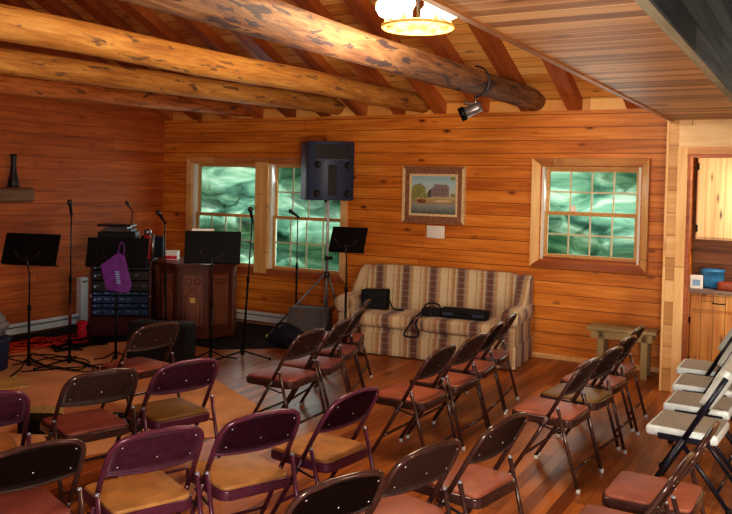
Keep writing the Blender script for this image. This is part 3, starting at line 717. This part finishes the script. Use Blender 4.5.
blob(-0.19, 0.05, 0.08, 0.075, 'paint_tree', -0.024); blob(-0.25, -0.01, 0.035, 0.06, 'paint_tree', -0.0246); blob(-0.13, -0.01, 0.05, 0.03, 'paint_tree', -0.0252)
blob(-0.15, -0.075, 0.055, 0.022, 'paint_rust', -0.0258); blob(0.255, 0.0, 0.03, 0.02, 'paint_tree', -0.0256); blob(0.25, 0.20, 0.03, 0.02, 'paint_tree', -0.0256)
blob(0.12, -0.07, 0.10, 0.010, 'liner', -0.0256)
m.build('painted_scene', None, pt)
pq = MB().box(-0.118, 0.118, -0.022, 0.0, -0.075, 0.075, 0.012, 3).build('wall_plaque', 'plaque', loc=(-3.97, D - 0.001, 1.335), label='small white plaque fixed to the wall just under the painting', cat='plaque')  # plain white plaque, a sign under the painting

bn = thing('bench', 'small weathered wooden bench against the back wall right of the sofa', 'bench', (-1.70, 8.46, 0), 0.04)
MB().box(-0.34, 0.34, -0.14, 0.14, 0.45, 0.485, 0.004).build('bench_top', 'bench', bn)
MB().box(-0.30, 0.30, -0.125, -0.10, 0.37, 0.45).build('apron', 'bench', bn)
MB().box(-0.30, 0.30, 0.10, 0.125, 0.37, 0.45).build('apron', 'bench', bn)
for x in (-0.20, 0.225):
    for y in (-0.105, 0.105):
        MB().box(x - 0.035, x + 0.035, y - 0.02, y + 0.02, 0, 0.45, 0.004).build('leg', 'bench', bn)

# ------------------------------------------------------------------ PA speaker, tripod
st = thing('speaker_stand', 'grey metal tripod stand holding up the loudspeaker before the window', 'speaker stand', (-5.18, 8.30, 0), 0.0)
MB().tube([(0, 0, 0.22), (0, 0, 0.98)], 0.019, 12).build('pole', 'grey_paint', st)
MB().tube([(0, 0, 0.96), (0, 0, 1.72)], 0.0165, 12).build('upper_pole', 'pale_paint', st)
MB().lathe([(0.03, 0), (0.034, 0.02), (0.034, 0.07), (0.025, 0.08)], (0, 0, 0.74), 16).build('leg_collar', 'steel_dark', st)
c = MB().lathe([(0.028, 0), (0.028, 0.05)], (0, 0, 0.96), 16).build('collar', 'steel_dark', st)
MB().lathe([(0.006, 0), (0.02, 0.03), (0.022, 0.05), (0.01, 0.055)], (0.02, 0, 0.985), 10, axis=(1, 0, 0)).build('knob', 'black', c)
MB().lathe([(0.03, 0), (0.03, 0.05)], (0, 0, 0.24), 14).build('lower_collar', 'steel_dark', st)
for a in (math.radians(212), math.radians(298), math.radians(82)):
    L = 0.70 if a != math.radians(82) else 0.36
    d = Vector((math.cos(a), math.sin(a), 0)); f = d * L
    lg = MB().tube([d * 0.035 + Vector((0, 0, 0.77)), f + Vector((0, 0, 0.025))], 0.014, 8, sx=0.6).build('leg', 'grey_paint', st)
    MB().lathe([(0.02, 0), (0.022, 0.01), (0.018, 0.04)], (f.x, f.y, 0.001), 10).build('foot_tip', 'yellow_foot' if a < 4 and a > 3 else 'black', lg)
    MB().tube([d * 0.03 + Vector((0, 0, 0.27)), d * (L * 0.52) + Vector((0, 0, 0.40))], 0.008, 6).build('brace', 'steel_dark', st)
sp = thing('loudspeaker', 'dark blue grey loudspeaker box mounted high on the tripod stand', 'loudspeaker', (-5.21, 8.30, 1.685), math.radians(50))
m = MB().prism([(-0.27, -0.22), (0.27, -0.22), (0.265, 0.20), (-0.265, 0.20)], 2, 0.0, 0.70, bev=0.012, seg=3); m.build('cabinet', 'speaker', sp)
MB().box(-0.225, 0.225, -0.228, -0.219, 0.49, 0.665, 0.004).build('horn_recess', 'speaker_dark', sp)
m = MB()
for k in range(9):
    u = -0.2 + k * 0.05; m.quad([(-0.21, -0.227, 0.48), (0.21, -0.227, 0.48), (0.17, -0.227, 0.50), (-0.17, -0.227, 0.50)]) if k == 0 else None
m.box(-0.20, 0.20, -0.2275, -0.2265, 0.475, 0.50).build('horn_lip', 'speaker', sp)
MB().box(-0.055, 0.055, -0.226, -0.219, 0.06, 0.42, 0.003).build('port_slot', 'speaker_dark', sp)
for x, z in ((-0.19, 0.08), (0.19, 0.08), (0.19, 0.42), (-0.19, 0.42)):
    MB().lathe([(0.045, 0), (0.045, 0.004), (0.03, 0.006), (0.028, 0.002), (0.001, 0.001)], (x, -0.219, z), 18, axis=(0, -1, 0)).build('corner_port', 'speaker_dark', sp)
MB().lathe([(0.026, -0.03), (0.026, 0.0)], (0, 0, 0), 12).build('pole_socket', 'black', sp)

# floor monitor and dark bag by the tripod
fm = thing('floor_monitor', 'grey topped wedge monitor speaker on the floor under the tripod', 'monitor speaker', (-5.22, 7.98, 0), math.radians(200))
MB().prism([(-0.22, 0.0), (0.20, 0.0), (0.25, 0.10), (-0.02, 0.40), (-0.22, 0.40)], 0, -0.24, 0.24, bev=0.012, seg=3).build('cabinet', 'grey_plastic', fm)
MB().prism([(0.235, 0.125), (0.245, 0.135), (0.0, 0.405), (-0.01, 0.395)], 0, -0.21, 0.21).build('grille', 'grey_plastic', fm)
bg = thing('gig_bag', 'slumped dark navy bag on the floor leaning on the wedge monitor', 'bag', (-5.22, 7.56, 0), math.radians(12))
m = MB(); n1, n2 = 20, 12; rows = []
for j in range(n2 + 1):
    v = j / n2; row = []
    for i in range(n1):
        a = 2 * PI * i / n1; r = math.sin(PI * (0.04 + 0.92 * v)) ** 0.55
        x = 0.24 * r * math.cos(a); y = 0.13 * r * math.sin(a); z = 0.27 * v * (1 - 0.35 * (x / 0.24) ** 2 * v)
        nn = 1 + 0.16 * noise.noise(Vector((x * 6, y * 6, z * 7)))
        row.append(m.b.verts.new((x * nn, y * nn, max(z, 0.0))))
    rows.append(row)
for j in range(n2):
    for i in range(n1): m.b.faces.new((rows[j][i], rows[j][(i + 1) % n1], rows[j + 1][(i + 1) % n1], rows[j + 1][i])).smooth = True
m.b.faces.new(rows[-1]); m.b.faces.new(rows[0][::-1])
m.build('bag_body', 'navy_soft', bg)
MB().tube(bez([(-0.14, -0.05, 0.20), (-0.10, -0.06, 0.28), (0.0, -0.05, 0.29), (0.08, -0.05, 0.26), (0.12, -0.05, 0.18)]), 0.012, 6).build('handle', 'black_soft', bg)

# ------------------------------------------------------------------ equipment rack
rk = thing('equipment_rack', 'dark maroon rack cabinet filled with blue lit audio units', 'rack', (-7.30, 7.08, 0), math.radians(36))
w, d, h = 0.355, 0.24, 0.93
MB().box(-w, -w + 0.03, -d, d, 0, h).box(w - 0.03, w, -d, d, 0, h).box(-w + 0.03, w - 0.03, -d, d, h - 0.03, h).box(-w + 0.03, w - 0.03, d - 0.02, d, 0, h - 0.03).build('case', 'maroon_case', rk)
MB().box(-w + 0.03, w - 0.03, -d + 0.005, -d + 0.03, 0.03, 0.25).build('lower_panel', 'maroon_case', rk)
zz = 0.27
for i, (hh, mt) in enumerate(((0.09, 'blue_unit'), (0.06, 'blue_unit'), (0.09, 'blue_unit'), (0.05, 'blue_unit'), (0.13, 'dark_unit'), (0.12, 'dark_unit'), (0.06, 'dark_unit'))):
    un = MB().box(-w + 0.035, w - 0.035, -d - 0.004, -d + 0.30, zz, zz + hh - 0.012, 0.003, mat=mt)
    for k in range(7):
        x = -w + 0.09 + k * 0.085
        if rr.random() < 0.75: un.box(x, x + 0.04 * rr.random() + 0.015, -d - 0.007, -d - 0.004, zz + hh * 0.45, zz + hh * 0.45 + 0.008, mat='led')
    un = un.build('audio_unit', None, rk)
    MB().box(-w + 0.05, -w + 0.075, -d - 0.007, -d - 0.004, zz + hh * .3, zz + hh * .5).build('display', 'led', un)
    if mt == 'blue_unit':
        for x in (-w + 0.15, w - 0.13): MB().lathe([(0.014, 0), (0.013, 0.016), (0.001, 0.017)], (x, -d - 0.004, zz + hh * 0.35), 10, axis=(0, -1, 0)).build('dial', 'dark_unit', un)
    zz += hh
for sx in (-1, 1):
    for z in (0.50,): MB().lathe([(0.012, 0), (0.012, 0.006)], (sx * (w - 0.015), -d, z), 10, axis=(0, -1, 0)).build('side_latch', 'rivet', rk)
am = thing('amplifier', 'black mixer amplifier box standing on top of the equipment rack', 'amplifier', (-7.36, 7.04, 0.931), math.radians(36))
MB().box(-0.22, 0.22, -0.16, 0.16, 0, 0.32, 0.01).build('housing', 'dark_unit', am)
MB().box(-0.20, 0.20, -0.163, -0.16, 0.04, 0.28).build('faceplate', 'speaker_dark', am)
cdp = thing('disc_player', 'thin silver and black disc player on top of the black amplifier', 'disc player', (-7.35, 7.04, 1.252), math.radians(30))
MB().box(-0.17, 0.17, -0.12, 0.12, 0, 0.035, 0.004).build('housing', 'grey_plastic', cdp)
MB().box(-0.23, 0.17, -0.14, 0.12, 0.06, 0.085, 0.004).build('lid', 'dark_unit', cdp)
MB().box(-0.12, 0.12, -0.10, 0.10, 0.035, 0.06).build('tray', 'chrome', cdp)
bt = thing('spray_bottle', 'red and silver cylinder standing at the right end of the rack top', 'bottle', (-7.02, 7.17, 0.931))
MB().lathe([(0.04, 0), (0.045, 0.01), (0.045, 0.26), (0.03, 0.29)], n=18).build('bottle_body', 'red', bt)
MB().lathe([(0.03, 0.29), (0.045, 0.30), (0.045, 0.34), (0.02, 0.36)], n=16).build('cap', 'chrome', bt)
MB().tube([(0.06, 0.02, 0.0), (0.065, 0.02, 0.30)], 0.018, 10).build('side_tube', 'chrome', bt)
bb = MB().box(-0.13, 0.13, -0.06, 0.06, 0, 0.26, 0.006)
bb.build('equipment_case', 'navy_soft', label='dark blue upright box standing behind the red cylinder', cat='case', loc=(-7.12, 7.36, 0.931), rz=math.radians(36))

# ------------------------------------------------------------------ podium
pd = thing('podium', 'carved dark wooden octagonal podium with gothic arch panels', 'podium', (-6.64, 7.66, 0), 0.0)
def octa(r, a0=0.0): return [(r * math.cos(a0 + k * PI / 4), r * math.sin(a0 + k * PI / 4)) for k in range(8)]
a0 = math.radians(-60.5 - 22.5 + 3)
MB().prism(octa(0.50, a0), 2, 0.02, 0.10).prism(octa(0.47, a0), 2, 0.10, 0.84).prism(octa(0.50, a0), 2, 0.84, 0.87).build('body', 'podium', pd)
MB().prism(octa(0.53, a0), 2, 0.87, 0.905, bev=0.006).build('top', 'podium', pd)
for k in range(8):
    am_ = a0 + (k + 0.5) * PI / 4; ap = 0.47 * math.cos(PI / 8)
    if math.sin(am_) > 0.6: continue
    X = Matrix.Translation((ap * math.cos(am_), ap * math.sin(am_), 0)) @ Matrix.Rotation(am_ + PI / 2, 4, 'Z')
    m = MB()
    for x0, x1, z0, z1 in ((-0.165, -0.12, 0.11, 0.83), (0.12, 0.165, 0.11, 0.83), (-0.12, 0.12, 0.11, 0.17), (-0.12, 0.12, 0.77, 0.83)):
        m.box(x0, x1, -0.018, 0.0, z0, z1, mtx=X)
    pn = m.build('side_panel', 'podium', pd)
    # gothic arch moulding
    pts = [(-0.085, 0.19)] + [(-0.085 + 0.170 * (1 - math.cos(t)), 0.45 + 0.17 * math.sin(t)) for t in [k2 * PI / 3 / 6 for k2 in range(7)]]
    pts2 = pts + [(-p[0], p[1]) for p in pts[-2::-1]]
    P3 = [tuple(X @ Vector((p[0], -0.006, p[1]))) for p in pts2]
    MB().tube(P3, 0.010, 6).build('arch_moulding', 'podium_panel', pn)
    MB().box(-0.115, 0.115, -0.004, 0.004, 0.175, 0.765, mtx=X).build('inner_panel', 'podium_panel', pn)
    m = MB()
    for cx in (-0.05, 0.05):
        ring_pts = [tuple(X @ Vector((cx + 0.035 * math.cos(t), -0.006, 0.69 + 0.035 * math.sin(t)))) for t in [k2 * 2 * PI / 14 for k2 in range(14)]]
        m.tube(ring_pts, 0.006, 6, closed=True)
    m.build('rosette', 'podium', pn)
    if -1.75 < (am_ if am_ < PI else am_ - 2 * PI) < -1.0:
        MB().box(-0.03, 0.03, -0.012, -0.004, 0.44, 0.50, mtx=X).build('name_plate', 'yellow_paper', pn)
tb = thing('tissue_box', 'white box with a pink tint lying on the left of the podium top', 'box', (-6.93, 7.50, 0.906), math.radians(25))
MB().box(-0.08, 0.08, -0.06, 0.06, 0, 0.11, 0.004).build('carton', 'paper', tb)
MB().box(-0.078, 0.078, -0.0625, -0.06, 0.01, 0.05).build('printed_band', 'pink', tb)

# ------------------------------------------------------------------ music stands
def music_stand(loc, face, wid, hgt, zb, label, tilt=18, base=0.30, light=False):
    t = thing('music_stand', label, 'music stand', loc, face, 'black music stands')
    X = Matrix.Translation((0, -0.03, zb)) @ Matrix.Rotation(math.radians(-tilt), 4, 'X')
    m = MB().box(-wid / 2, wid / 2, -0.004, 0.004, 0, hgt, mtx=X)
    m.box(-wid / 2, wid / 2, -0.004, -0.0039 + 0.0, 0, 0.001, mtx=X)
    dk = m.build('desk', 'black', t)
    MB().box(-wid / 2, wid / 2, 0.0, 0.05, -0.006, 0.002, mtx=X).build('ledge', 'black', dk)
    MB().tube(bez([(-0.13, -0.045, zb + 0.13), (-0.08, -0.055, zb + 0.06), (0, -0.06, zb + 0.04), (0.08, -0.055, zb + 0.06), (0.13, -0.045, zb + 0.13)]), 0.006, 6).build('desk_brace', 'steel_dark', t)
    MB().tube([(0, -0.045, zb + 0.06), (0, -0.03, zb - 0.03), (0, 0, zb - 0.10), (0, 0, zb - 0.45)], 0.009, 8).build('upper_pole', 'steel_dark', t)
    MB().tube([(0, 0, zb - 0.42), (0, 0, 0.08)], 0.013, 8).build('pole', 'black', t)
    c = MB().lathe([(0.018, 0), (0.02, 0.02), (0.018, 0.05)], (0, 0, zb - 0.45), 12).build('clamp', 'black', t)
    MB().lathe([(0.017, 0), (0.02, 0.03), (0.016, 0.08)], (0, 0, 0.05), 12).build('hub', 'black', t)
    for a in (30, 150, 270):
        a = math.radians(a); d_ = Vector((math.cos(a), math.sin(a), 0))
        MB().tube([d_ * 0.012 + Vector((0, 0, 0.12)), d_ * base * 0.5 + Vector((0, 0, 0.045)), d_ * base + Vector((0, 0, 0.012))], 0.008, 6).build('leg', 'black', t)
    return t
zr = 0.010
music_stand((-6.61, 5.19, zr), math.radians(20), 0.57, 0.30, 1.04, 'wide black music stand at the far left edge of the picture')
music_stand((-6.16, 5.87, zr), math.radians(30), 0.62, 0.29, 1.00, 'black music stand with a purple bag hanging from it before the rack')
music_stand((-5.42, 6.46, zr), math.radians(34), 0.57, 0.33, 1.04, 'black music stand carrying white papers in front of the podium')
music_stand((-4.43, 7.50, 0), math.radians(12), 0.40, 0.28, 1.17, 'black music stand standing right of the loudspeaker pole by the sofa', 30, 0.24)
MB().box(-0.17, 0.06, -0.012, 0.0, 0.0, 0.24, mtx=Matrix.Rotation(math.radians(-18), 4, 'X')).build('sheet_music', 'paper', loc=(-5.50, 6.475, 1.155), rz=math.radians(34), label='white sheet papers resting on the music stand before the podium', cat='papers')

# purple bag hung on the second stand
pb = thing('purple_bag', 'purple cloth bag hanging from the music stand in front of the rack', 'bag', (-6.02, 5.72, 0.765), math.radians(28))
m = MB().prism([(-0.09, 0.02), (0.13, 0.0), (0.165, 0.07), (0.09, 0.36), (0.03, 0.40), (-0.15, 0.27)], 1, -0.02, 0.02, bev=0.012, seg=4); m.build('bag_body', 'purple', pb)
m = MB()
for k in range(6): m.box(0.002 + 0.004 * k, 0.040 + 0.004 * k, -0.024, -0.0205, 0.20 - k * 0.022, 0.212 - k * 0.022)
m.build('white_print', 'led', pb)
MB().tube(bez([(0.02, 0, 0.38), (0.03, 0.02, 0.46), (0.05, 0.03, 0.50), (0.08, 0.01, 0.44), (0.08, 0, 0.36)]), 0.006, 6).build('strap', 'purple', pb)

# ------------------------------------------------------------------ microphone stands
def mic_stand(loc, h, label, lean=(0, 0), mic=True, tilt=(0.4, -0.5, 0.6), base=0.34, red=False):
    t = thing('microphone_stand', label, 'microphone stand', loc, 0.0, 'microphone stands')
    top = Vector((lean[0], lean[1], h))
    at = lambda z: Vector((lean[0] * z / h, lean[1] * z / h, z))
    MB().tube([at(0.06), at(h * 0.55)], 0.012, 8).build('pole', 'black', t)
    MB().tube([at(h * 0.53), at(h - 0.06)], 0.0075, 8).build('upper_pole', 'steel_dark', t)
    MB().lathe([(0.016, 0), (0.018, 0.03), (0.013, 0.07)], at(h * 0.53), 10).build('clutch', 'black', t)
    if red: MB().tube([at(0.42), at(0.62)], 0.015, 8).build('grip', 'dark_red', t)
    MB().lathe([(0.018, 0), (0.022, 0.03), (0.016, 0.08)], at(0.03), 10).build('hub', 'black', t)
    for a in (10, 130, 250):
        a = math.radians(a); d_ = Vector((math.cos(a), math.sin(a), 0))
        lg = MB().tube([at(0.07) + d_ * 0.012, d_ * base + Vector((0, 0, 0.014))], 0.009, 6).build('leg', 'black', t)
        MB().lathe([(0.013, 0), (0.014, 0.012), (0.010, 0.028)], (d_.x * base, d_.y * base, 0.0), 8).build('rubber_foot', 'black', lg)
    if mic:
        ax = Vector(tilt).normalized(); c = at(h - 0.06) - ax * 0.03
        b = MB().lathe([(0.010, 0), (0.012, 0.02), (0.016, 0.10), (0.017, 0.12)], c, 12, axis=ax).build('microphone', 'black', t)
        MB().lathe([(0.017, 0), (0.026, 0.015), (0.027, 0.035), (0.018, 0.055), (0.001, 0.06)], c + ax * 0.12, 14, axis=ax).build('grille', 'steel_dark', b)
    return t
mic_stand((-6.46, 5.55, zr), 1.58, 'tall microphone stand between the two leftmost music stands', red=True, tilt=(0.15, -0.3, 0.9))
mic_stand((-6.16, 6.60, zr), 1.48, 'microphone stand with tilted microphone between the rack and podium', (-0.06, 0.0), tilt=(-0.5, -0.2, 0.7))
mic_stand((-5.31, 6.85, zr), 1.53, 'leaning microphone stand in front of the mullion of the paired windows', (0.10, 0.0), tilt=(0.0, -0.3, 0.9), base=0.32)
mic_stand((-5.72, 8.45, 0), 1.52, 'thin microphone stand before the right half of the paired windows', (0.0, 0.0), tilt=(-0.8, -0.1, 0.5), base=0.18)
gm = thing('gooseneck_microphone', 'slim gooseneck microphone rising behind the disc player on the rack', 'microphone', (-7.42, 7.27, 0.931))
MB().tube(bez([(0, 0, 0), (0.0, 0.0, 0.25), (0.03, 0.0, 0.42), (0.04, 0.0, 0.55), (-0.0, -0.02, 0.62)]), 0.007, 8).build('gooseneck', 'black', gm)
MB().lathe([(0.012, 0), (0.02, 0.02), (0.024, 0.045), (0.012, 0.07)], (0.0, -0.02, 0.62), 12, axis=(-0.3, -0.3, 0.8)).build('microphone_head', 'steel_dark', gm)

# black instrument case behind the lone chair
ic = thing('instrument_case', 'tall black instrument case standing on the rug behind the lone dark chair', 'case', (-5.62, 6.02, zr), math.radians(22))
MB().box(-0.36, 0.26, -0.13, 0.13, 0, 0.46, 0.015, 3).build('case_body', 'black_matte', ic)
MB().box(-0.34, 0.24, -0.136, -0.130, 0.03, 0.43).build('grille', 'black_matte', ic)
MB().tube([(-0.1, 0, 0.46), (-0.09, 0, 0.485), (0.03, 0, 0.485), (0.04, 0, 0.46)], 0.008, 6).build('handle', 'black', ic)

# ------------------------------------------------------------------ left edge clutter
bi = thing('storage_bin', 'dark blue round bin at the left edge with cloths piled in it', 'bin', (-6.93, 5.00, zr))
MB().lathe([(0.13, 0), (0.16, 0.02), (0.18, 0.30), (0.185, 0.31), (0.17, 0.31)], n=24).build('bin_body', 'blue_bin', bi)
MB().lathe([(0.178, 0.27), (0.190, 0.28), (0.192, 0.31), (0.18, 0.32)], n=24).build('rim', 'blue_bin', bi)
m = MB()
for cx, cy, cz, r in ((0, 0, 0.36, 0.17), (0.05, -0.03, 0.44, 0.13), (-0.06, 0.02, 0.46, 0.12)):
    m.lathe([(r * math.sin(PI * k / 8) * (1 + 0.12 * ((k * 7) % 3 - 1)), -r * 0.6 * math.cos(PI * k / 8)) for k in range(9)], (cx, cy, cz), 14)
m.build('cloth_bundle', 'grey_cloth', link('cloth_pile', None, loc=(-6.93, 5.00, zr + 0.055), label='crumpled pale grey cloth heaped on the dark blue bin', cat='cloth'))
MB().lathe([(0.03, 0), (0.055, 0.01), (0.06, 0.09), (0.045, 0.13), (0.07, 0.2), (0.02, 0.22)], n=12).build('plush_toy', 'pink', label='small pink and red cloth bundle on the floor beside the rack', cat='toy', loc=(-7.42, 6.55, 0.011))
for (seed, mt, lab, cx, cy, nn, r) in ((1, 'orange_cord', 'tangle of orange extension cord on the floor by the left heater', -7.55, 5.95, 26, 0.009),
                                      (2, 'red', 'bright red cable coiled beside the orange cord near the rack', -7.42, 6.25, 20, 0.008),
                                      (3, 'black', 'black audio cable snaking across the rug by the left music stand', -6.65, 5.55, 16, 0.006),
                                      (4, 'black', 'black cable heap on the floor in front of the equipment rack', -7.15, 6.30, 22, 0.010)):
    q = random.Random(seed); pts = []
    for i in range(nn):
        a = i * 1.15 + q.random(); rad = 0.10 + 0.26 * q.random()
        pts.append((rad * 1.3 * math.cos(a) * (0.6 if seed != 3 else 1.4), rad * math.sin(a) * (1.3 if seed != 3 else 0.8), 0.012 + r + 0.012 * q.random() + (0.02 if i % 4 == 0 and seed != 3 else 0)))
    MB().tube(bez(pts, 6), r, 6).build('cable', mt, label=lab, cat='cable', loc=(cx, cy, 0.0))
MB().tube(bez([(-6.60, 5.1, 0.02), (-6.4, 5.45, 0.018), (-6.3, 5.6, 0.018), (-6.16, 5.9, 0.018), (-5.9, 6.0, 0.018), (-5.6, 6.4, 0.018), (-5.4, 6.5, 0.018)]), 0.006, 6).build('cable', 'black', label='black cable running along the rug between the music stand feet', cat='cable')
bk = thing('sheet_music_book', 'open yellowed music book on the rug at the left edge', 'book', (-6.36, 4.76, zr + 0.001), math.radians(-25))
MB().box(-0.22, -0.002, -0.15, 0.15, 0, 0.012, 0.003).build('left_page', 'yellow_paper', bk)
MB().box(0.002, 0.22, -0.15, 0.15, 0, 0.010, 0.003).build('right_page', 'yellow_paper', bk)
bk = thing('effects_pedal', 'small black pedal box on the rug between the dark brown and maroon chairs', 'pedal', (-4.50, 4.40, zr + 0.001), math.radians(20))
MB().box(-0.14, 0.14, -0.09, 0.09, 0, 0.09, 0.01).build('housing', 'black', bk)
for x in (-0.07, 0.0, 0.07): MB().lathe([(0.014, 0), (0.014, 0.014)], (x, -0.02, 0.09), 10).build('switch', 'chrome', bk)
bk = thing('tool_box', 'small open black box with pale lid on the rug by the left maroon chair', 'box', (-4.98, 4.02, zr + 0.001), math.radians(30))
MB().box(-0.13, 0.13, -0.10, 0.10, 0, 0.10, 0.006).build('box_body', 'black', bk)
MB().box(-0.13, 0.13, 0.10, 0.112, 0.05, 0.15).build('lid', 'yellow_paper', bk)

# mantel shelf and dark vase
ms = MB().box(A + 0.001, A + 0.20, 4.3, 6.44, 1.585, 1.755, 0.03, 4)
ms.build('mantel_shelf', 'mantel', label='thick greyish rough hewn wooden shelf mounted on the left wall', cat='shelf')
vs = thing('vase', 'dark tapered iron vase standing on the log shelf', 'vase', (A + 0.12, 6.20, 1.762))
MB().lathe([(0.062, 0), (0.066, 0.02), (0.058, 0.08), (0.040, 0.16), (0.028, 0.28), (0.032, 0.34), (0.038, 0.38), (0.028, 0.385)], n=18).build('vase_body', 'vase', vs)
MB().lathe([(0.07, 0), (0.073, 0.012), (0.066, 0.02)], n=18).build('foot', 'vase', vs)

# ------------------------------------------------------------------ chandelier
CX, CY, CZ = -2.235, 4.60, 2.885
ch = thing('chandelier', 'wagon wheel chandelier with glowing bulbs hanging near the loft edge', 'chandelier', (CX, CY, CZ), 0.2)
MB().tube([(0.218 * math.cos(2 * PI * k / 40), 0.218 * math.sin(2 * PI * k / 40), 0) for k in range(40)], 0.014, 10, closed=True).build('wheel_rim', 'wheel', ch)
for k in range(10):
    a = 2 * PI * k / 10; MB().tube([(0.04 * math.cos(a), 0.04 * math.sin(a), 0.0), (0.215 * math.cos(a), 0.215 * math.sin(a), 0.0)], 0.008, 8).build('spoke', 'wheel', ch)
MB().lathe([(0.03, -0.04), (0.055, -0.025), (0.06, 0.0), (0.055, 0.025), (0.03, 0.04)], n=20).build('hub', 'wheel', ch)
zt = roof_z(CY) + 0.12 - CZ
MB().tube([(0, 0, 0.03), (0, 0, zt)], 0.007, 8).lathe([(0.06, 0), (0.05, -0.03), (0.01, -0.04)], (0, 0, zt), 16).build('chain', 'steel_dark', ch)
for k in range(6):
    a = 2 * PI * (k + 0.3) / 6; x, y = 0.195 * math.cos(a), 0.195 * math.sin(a)
    bh = MB().lathe([(0.024, 0.012), (0.017, 0.025), (0.014, 0.058)], (x, y, 0), 12).build('lamp_holder', 'wheel', ch)
    MB().lathe([(0.014, 0.05), (0.05, 0.066), (0.072, 0.104), (0.069, 0.145), (0.04, 0.178), (0.001, 0.188)], (x, y, 0), 16).build('bulb', 'bulb', bh)

# spot lamp clamped to the grey beam
sl = thing('spot_lamp', 'silver and black spot lamp clamped under the grey log beam', 'spotlight', (-2.83, 7.05, 2.60), 0.0)
MB().tube([(0.03, 0, 0.13 + 0.0)] + [(-0.0 + 0.145 * math.cos(a), 0.02, 0.265 + 0.145 * math.sin(a)) for a in [math.radians(-90 + 18 * k) for k in range(11)]], 0.010, 6).build('clamp_strap', 'steel_dark', sl)
MB().tube([(0.02, 0, 0.13), (0.02, 0, 0.06), (-0.09, 0, 0.06), (-0.09, 0, 0.10)], 0.010, 6).build('bracket', 'chrome', sl)
cn = MB().lathe([(0.045, -0.10), (0.052, -0.06), (0.052, 0.05), (0.060, 0.06), (0.060, 0.10)], (-0.02, 0, 0.0), 18, axis=(-0.85, -0.35, -0.42)).build('can', 'chrome', sl)
MB().lathe([(0.062, 0.06), (0.066, 0.07), (0.066, 0.115), (0.05, 0.115), (0.05, 0.10)], (-0.02, 0, 0.0), 18, axis=(-0.85, -0.35, -0.42)).build('hood', 'black', cn)
MB().lathe([(0.048, 0.098), (0.048, 0.104)], (-0.02, 0, 0.0), 16, axis=(-0.85, -0.35, -0.42)).build('lens', 'spot_glow', cn)

# ------------------------------------------------------------------ light
def area(name, loc, target, size, power, col, sizey=None):
    l = bpy.data.lights.new(name, 'AREA'); l.energy = power; l.color = col; l.size = size
    if sizey: l.shape = 'RECTANGLE'; l.size_y = sizey
    o = bpy.data.objects.new(name, l); COL.objects.link(o); o.location = loc
    o.rotation_euler = (Vector(target) - Vector(loc)).to_track_quat('-Z', 'Y').to_euler(); return o
def point(name, loc, power, col, r=0.1):
    l = bpy.data.lights.new(name, 'POINT'); l.energy = power; l.color = col; l.shadow_soft_size = r
    o = bpy.data.objects.new(name, l); COL.objects.link(o); o.location = loc; return o
point('chandelier_light', (CX, CY, CZ + 0.45), 80, (1.0, 0.80, 0.56), 0.25)
point('chandelier_down_light', (CX, CY, CZ - 0.45), 75, (1.0, 0.82, 0.60), 0.25)
area('kitchen_fill', (-0.1, 8.25, 2.1), (-0.9, 8.8, 0.8), 0.4, 20, (1.0, 0.88, 0.7))  # unseen fill added to brighten the kitchen cabinets
area('hall_fill', (-0.3, -0.6, 2.2), (-2.6, 6.5, 0.9), 1.2, 100, (0.95, 0.93, 1.0))
area('right_wall_fill', (1.6, 3.5, 1.6), (-1.8, 8.8, 1.4), 0.8, 60, (1.0, 0.86, 0.66))  # unseen fill added to brighten the right part of the back wall
area('roof_fill', (0.3, 0.2, 1.25), (-2.6, 7.5, 3.2), 0.5, 125, (1.0, 0.86, 0.64))  # unseen fill added to brighten roof and soffit, casts the loft-edge shadow
area('window_daylight_left', (-6.5, 8.98, 1.45), (-5.5, 4.0, 0.3), 2.2, 26, (0.8, 0.95, 1.0), 1.3)
area('window_daylight_right', (-2.16, 8.98, 1.6), (-2.1, 5.0, 0.3), 1.0, 10, (0.8, 0.95, 1.0), 0.9)
sun = bpy.data.lights.new('sun', 'SUN'); sun.energy = 3.4; sun.angle = 0.05; sun.color = (1.0, 0.97, 0.9)
suno = bpy.data.objects.new('sun', sun); COL.objects.link(suno); suno.rotation_euler = Vector((0.35, 0.75, -0.95)).to_track_quat('-Z', 'Y').to_euler()
w = bpy.data.worlds.new('world'); bpy.context.scene.world = w; w.use_nodes = True
w.node_tree.nodes['Background'].inputs[0].default_value = (0.75, 0.92, 1.0, 1); w.node_tree.nodes['Background'].inputs[1].default_value = 0.9
sc = bpy.context.scene
sc.view_settings.view_transform = 'Standard'; sc.view_settings.look = 'Medium High Contrast'
sc.view_settings.exposure = -0.1
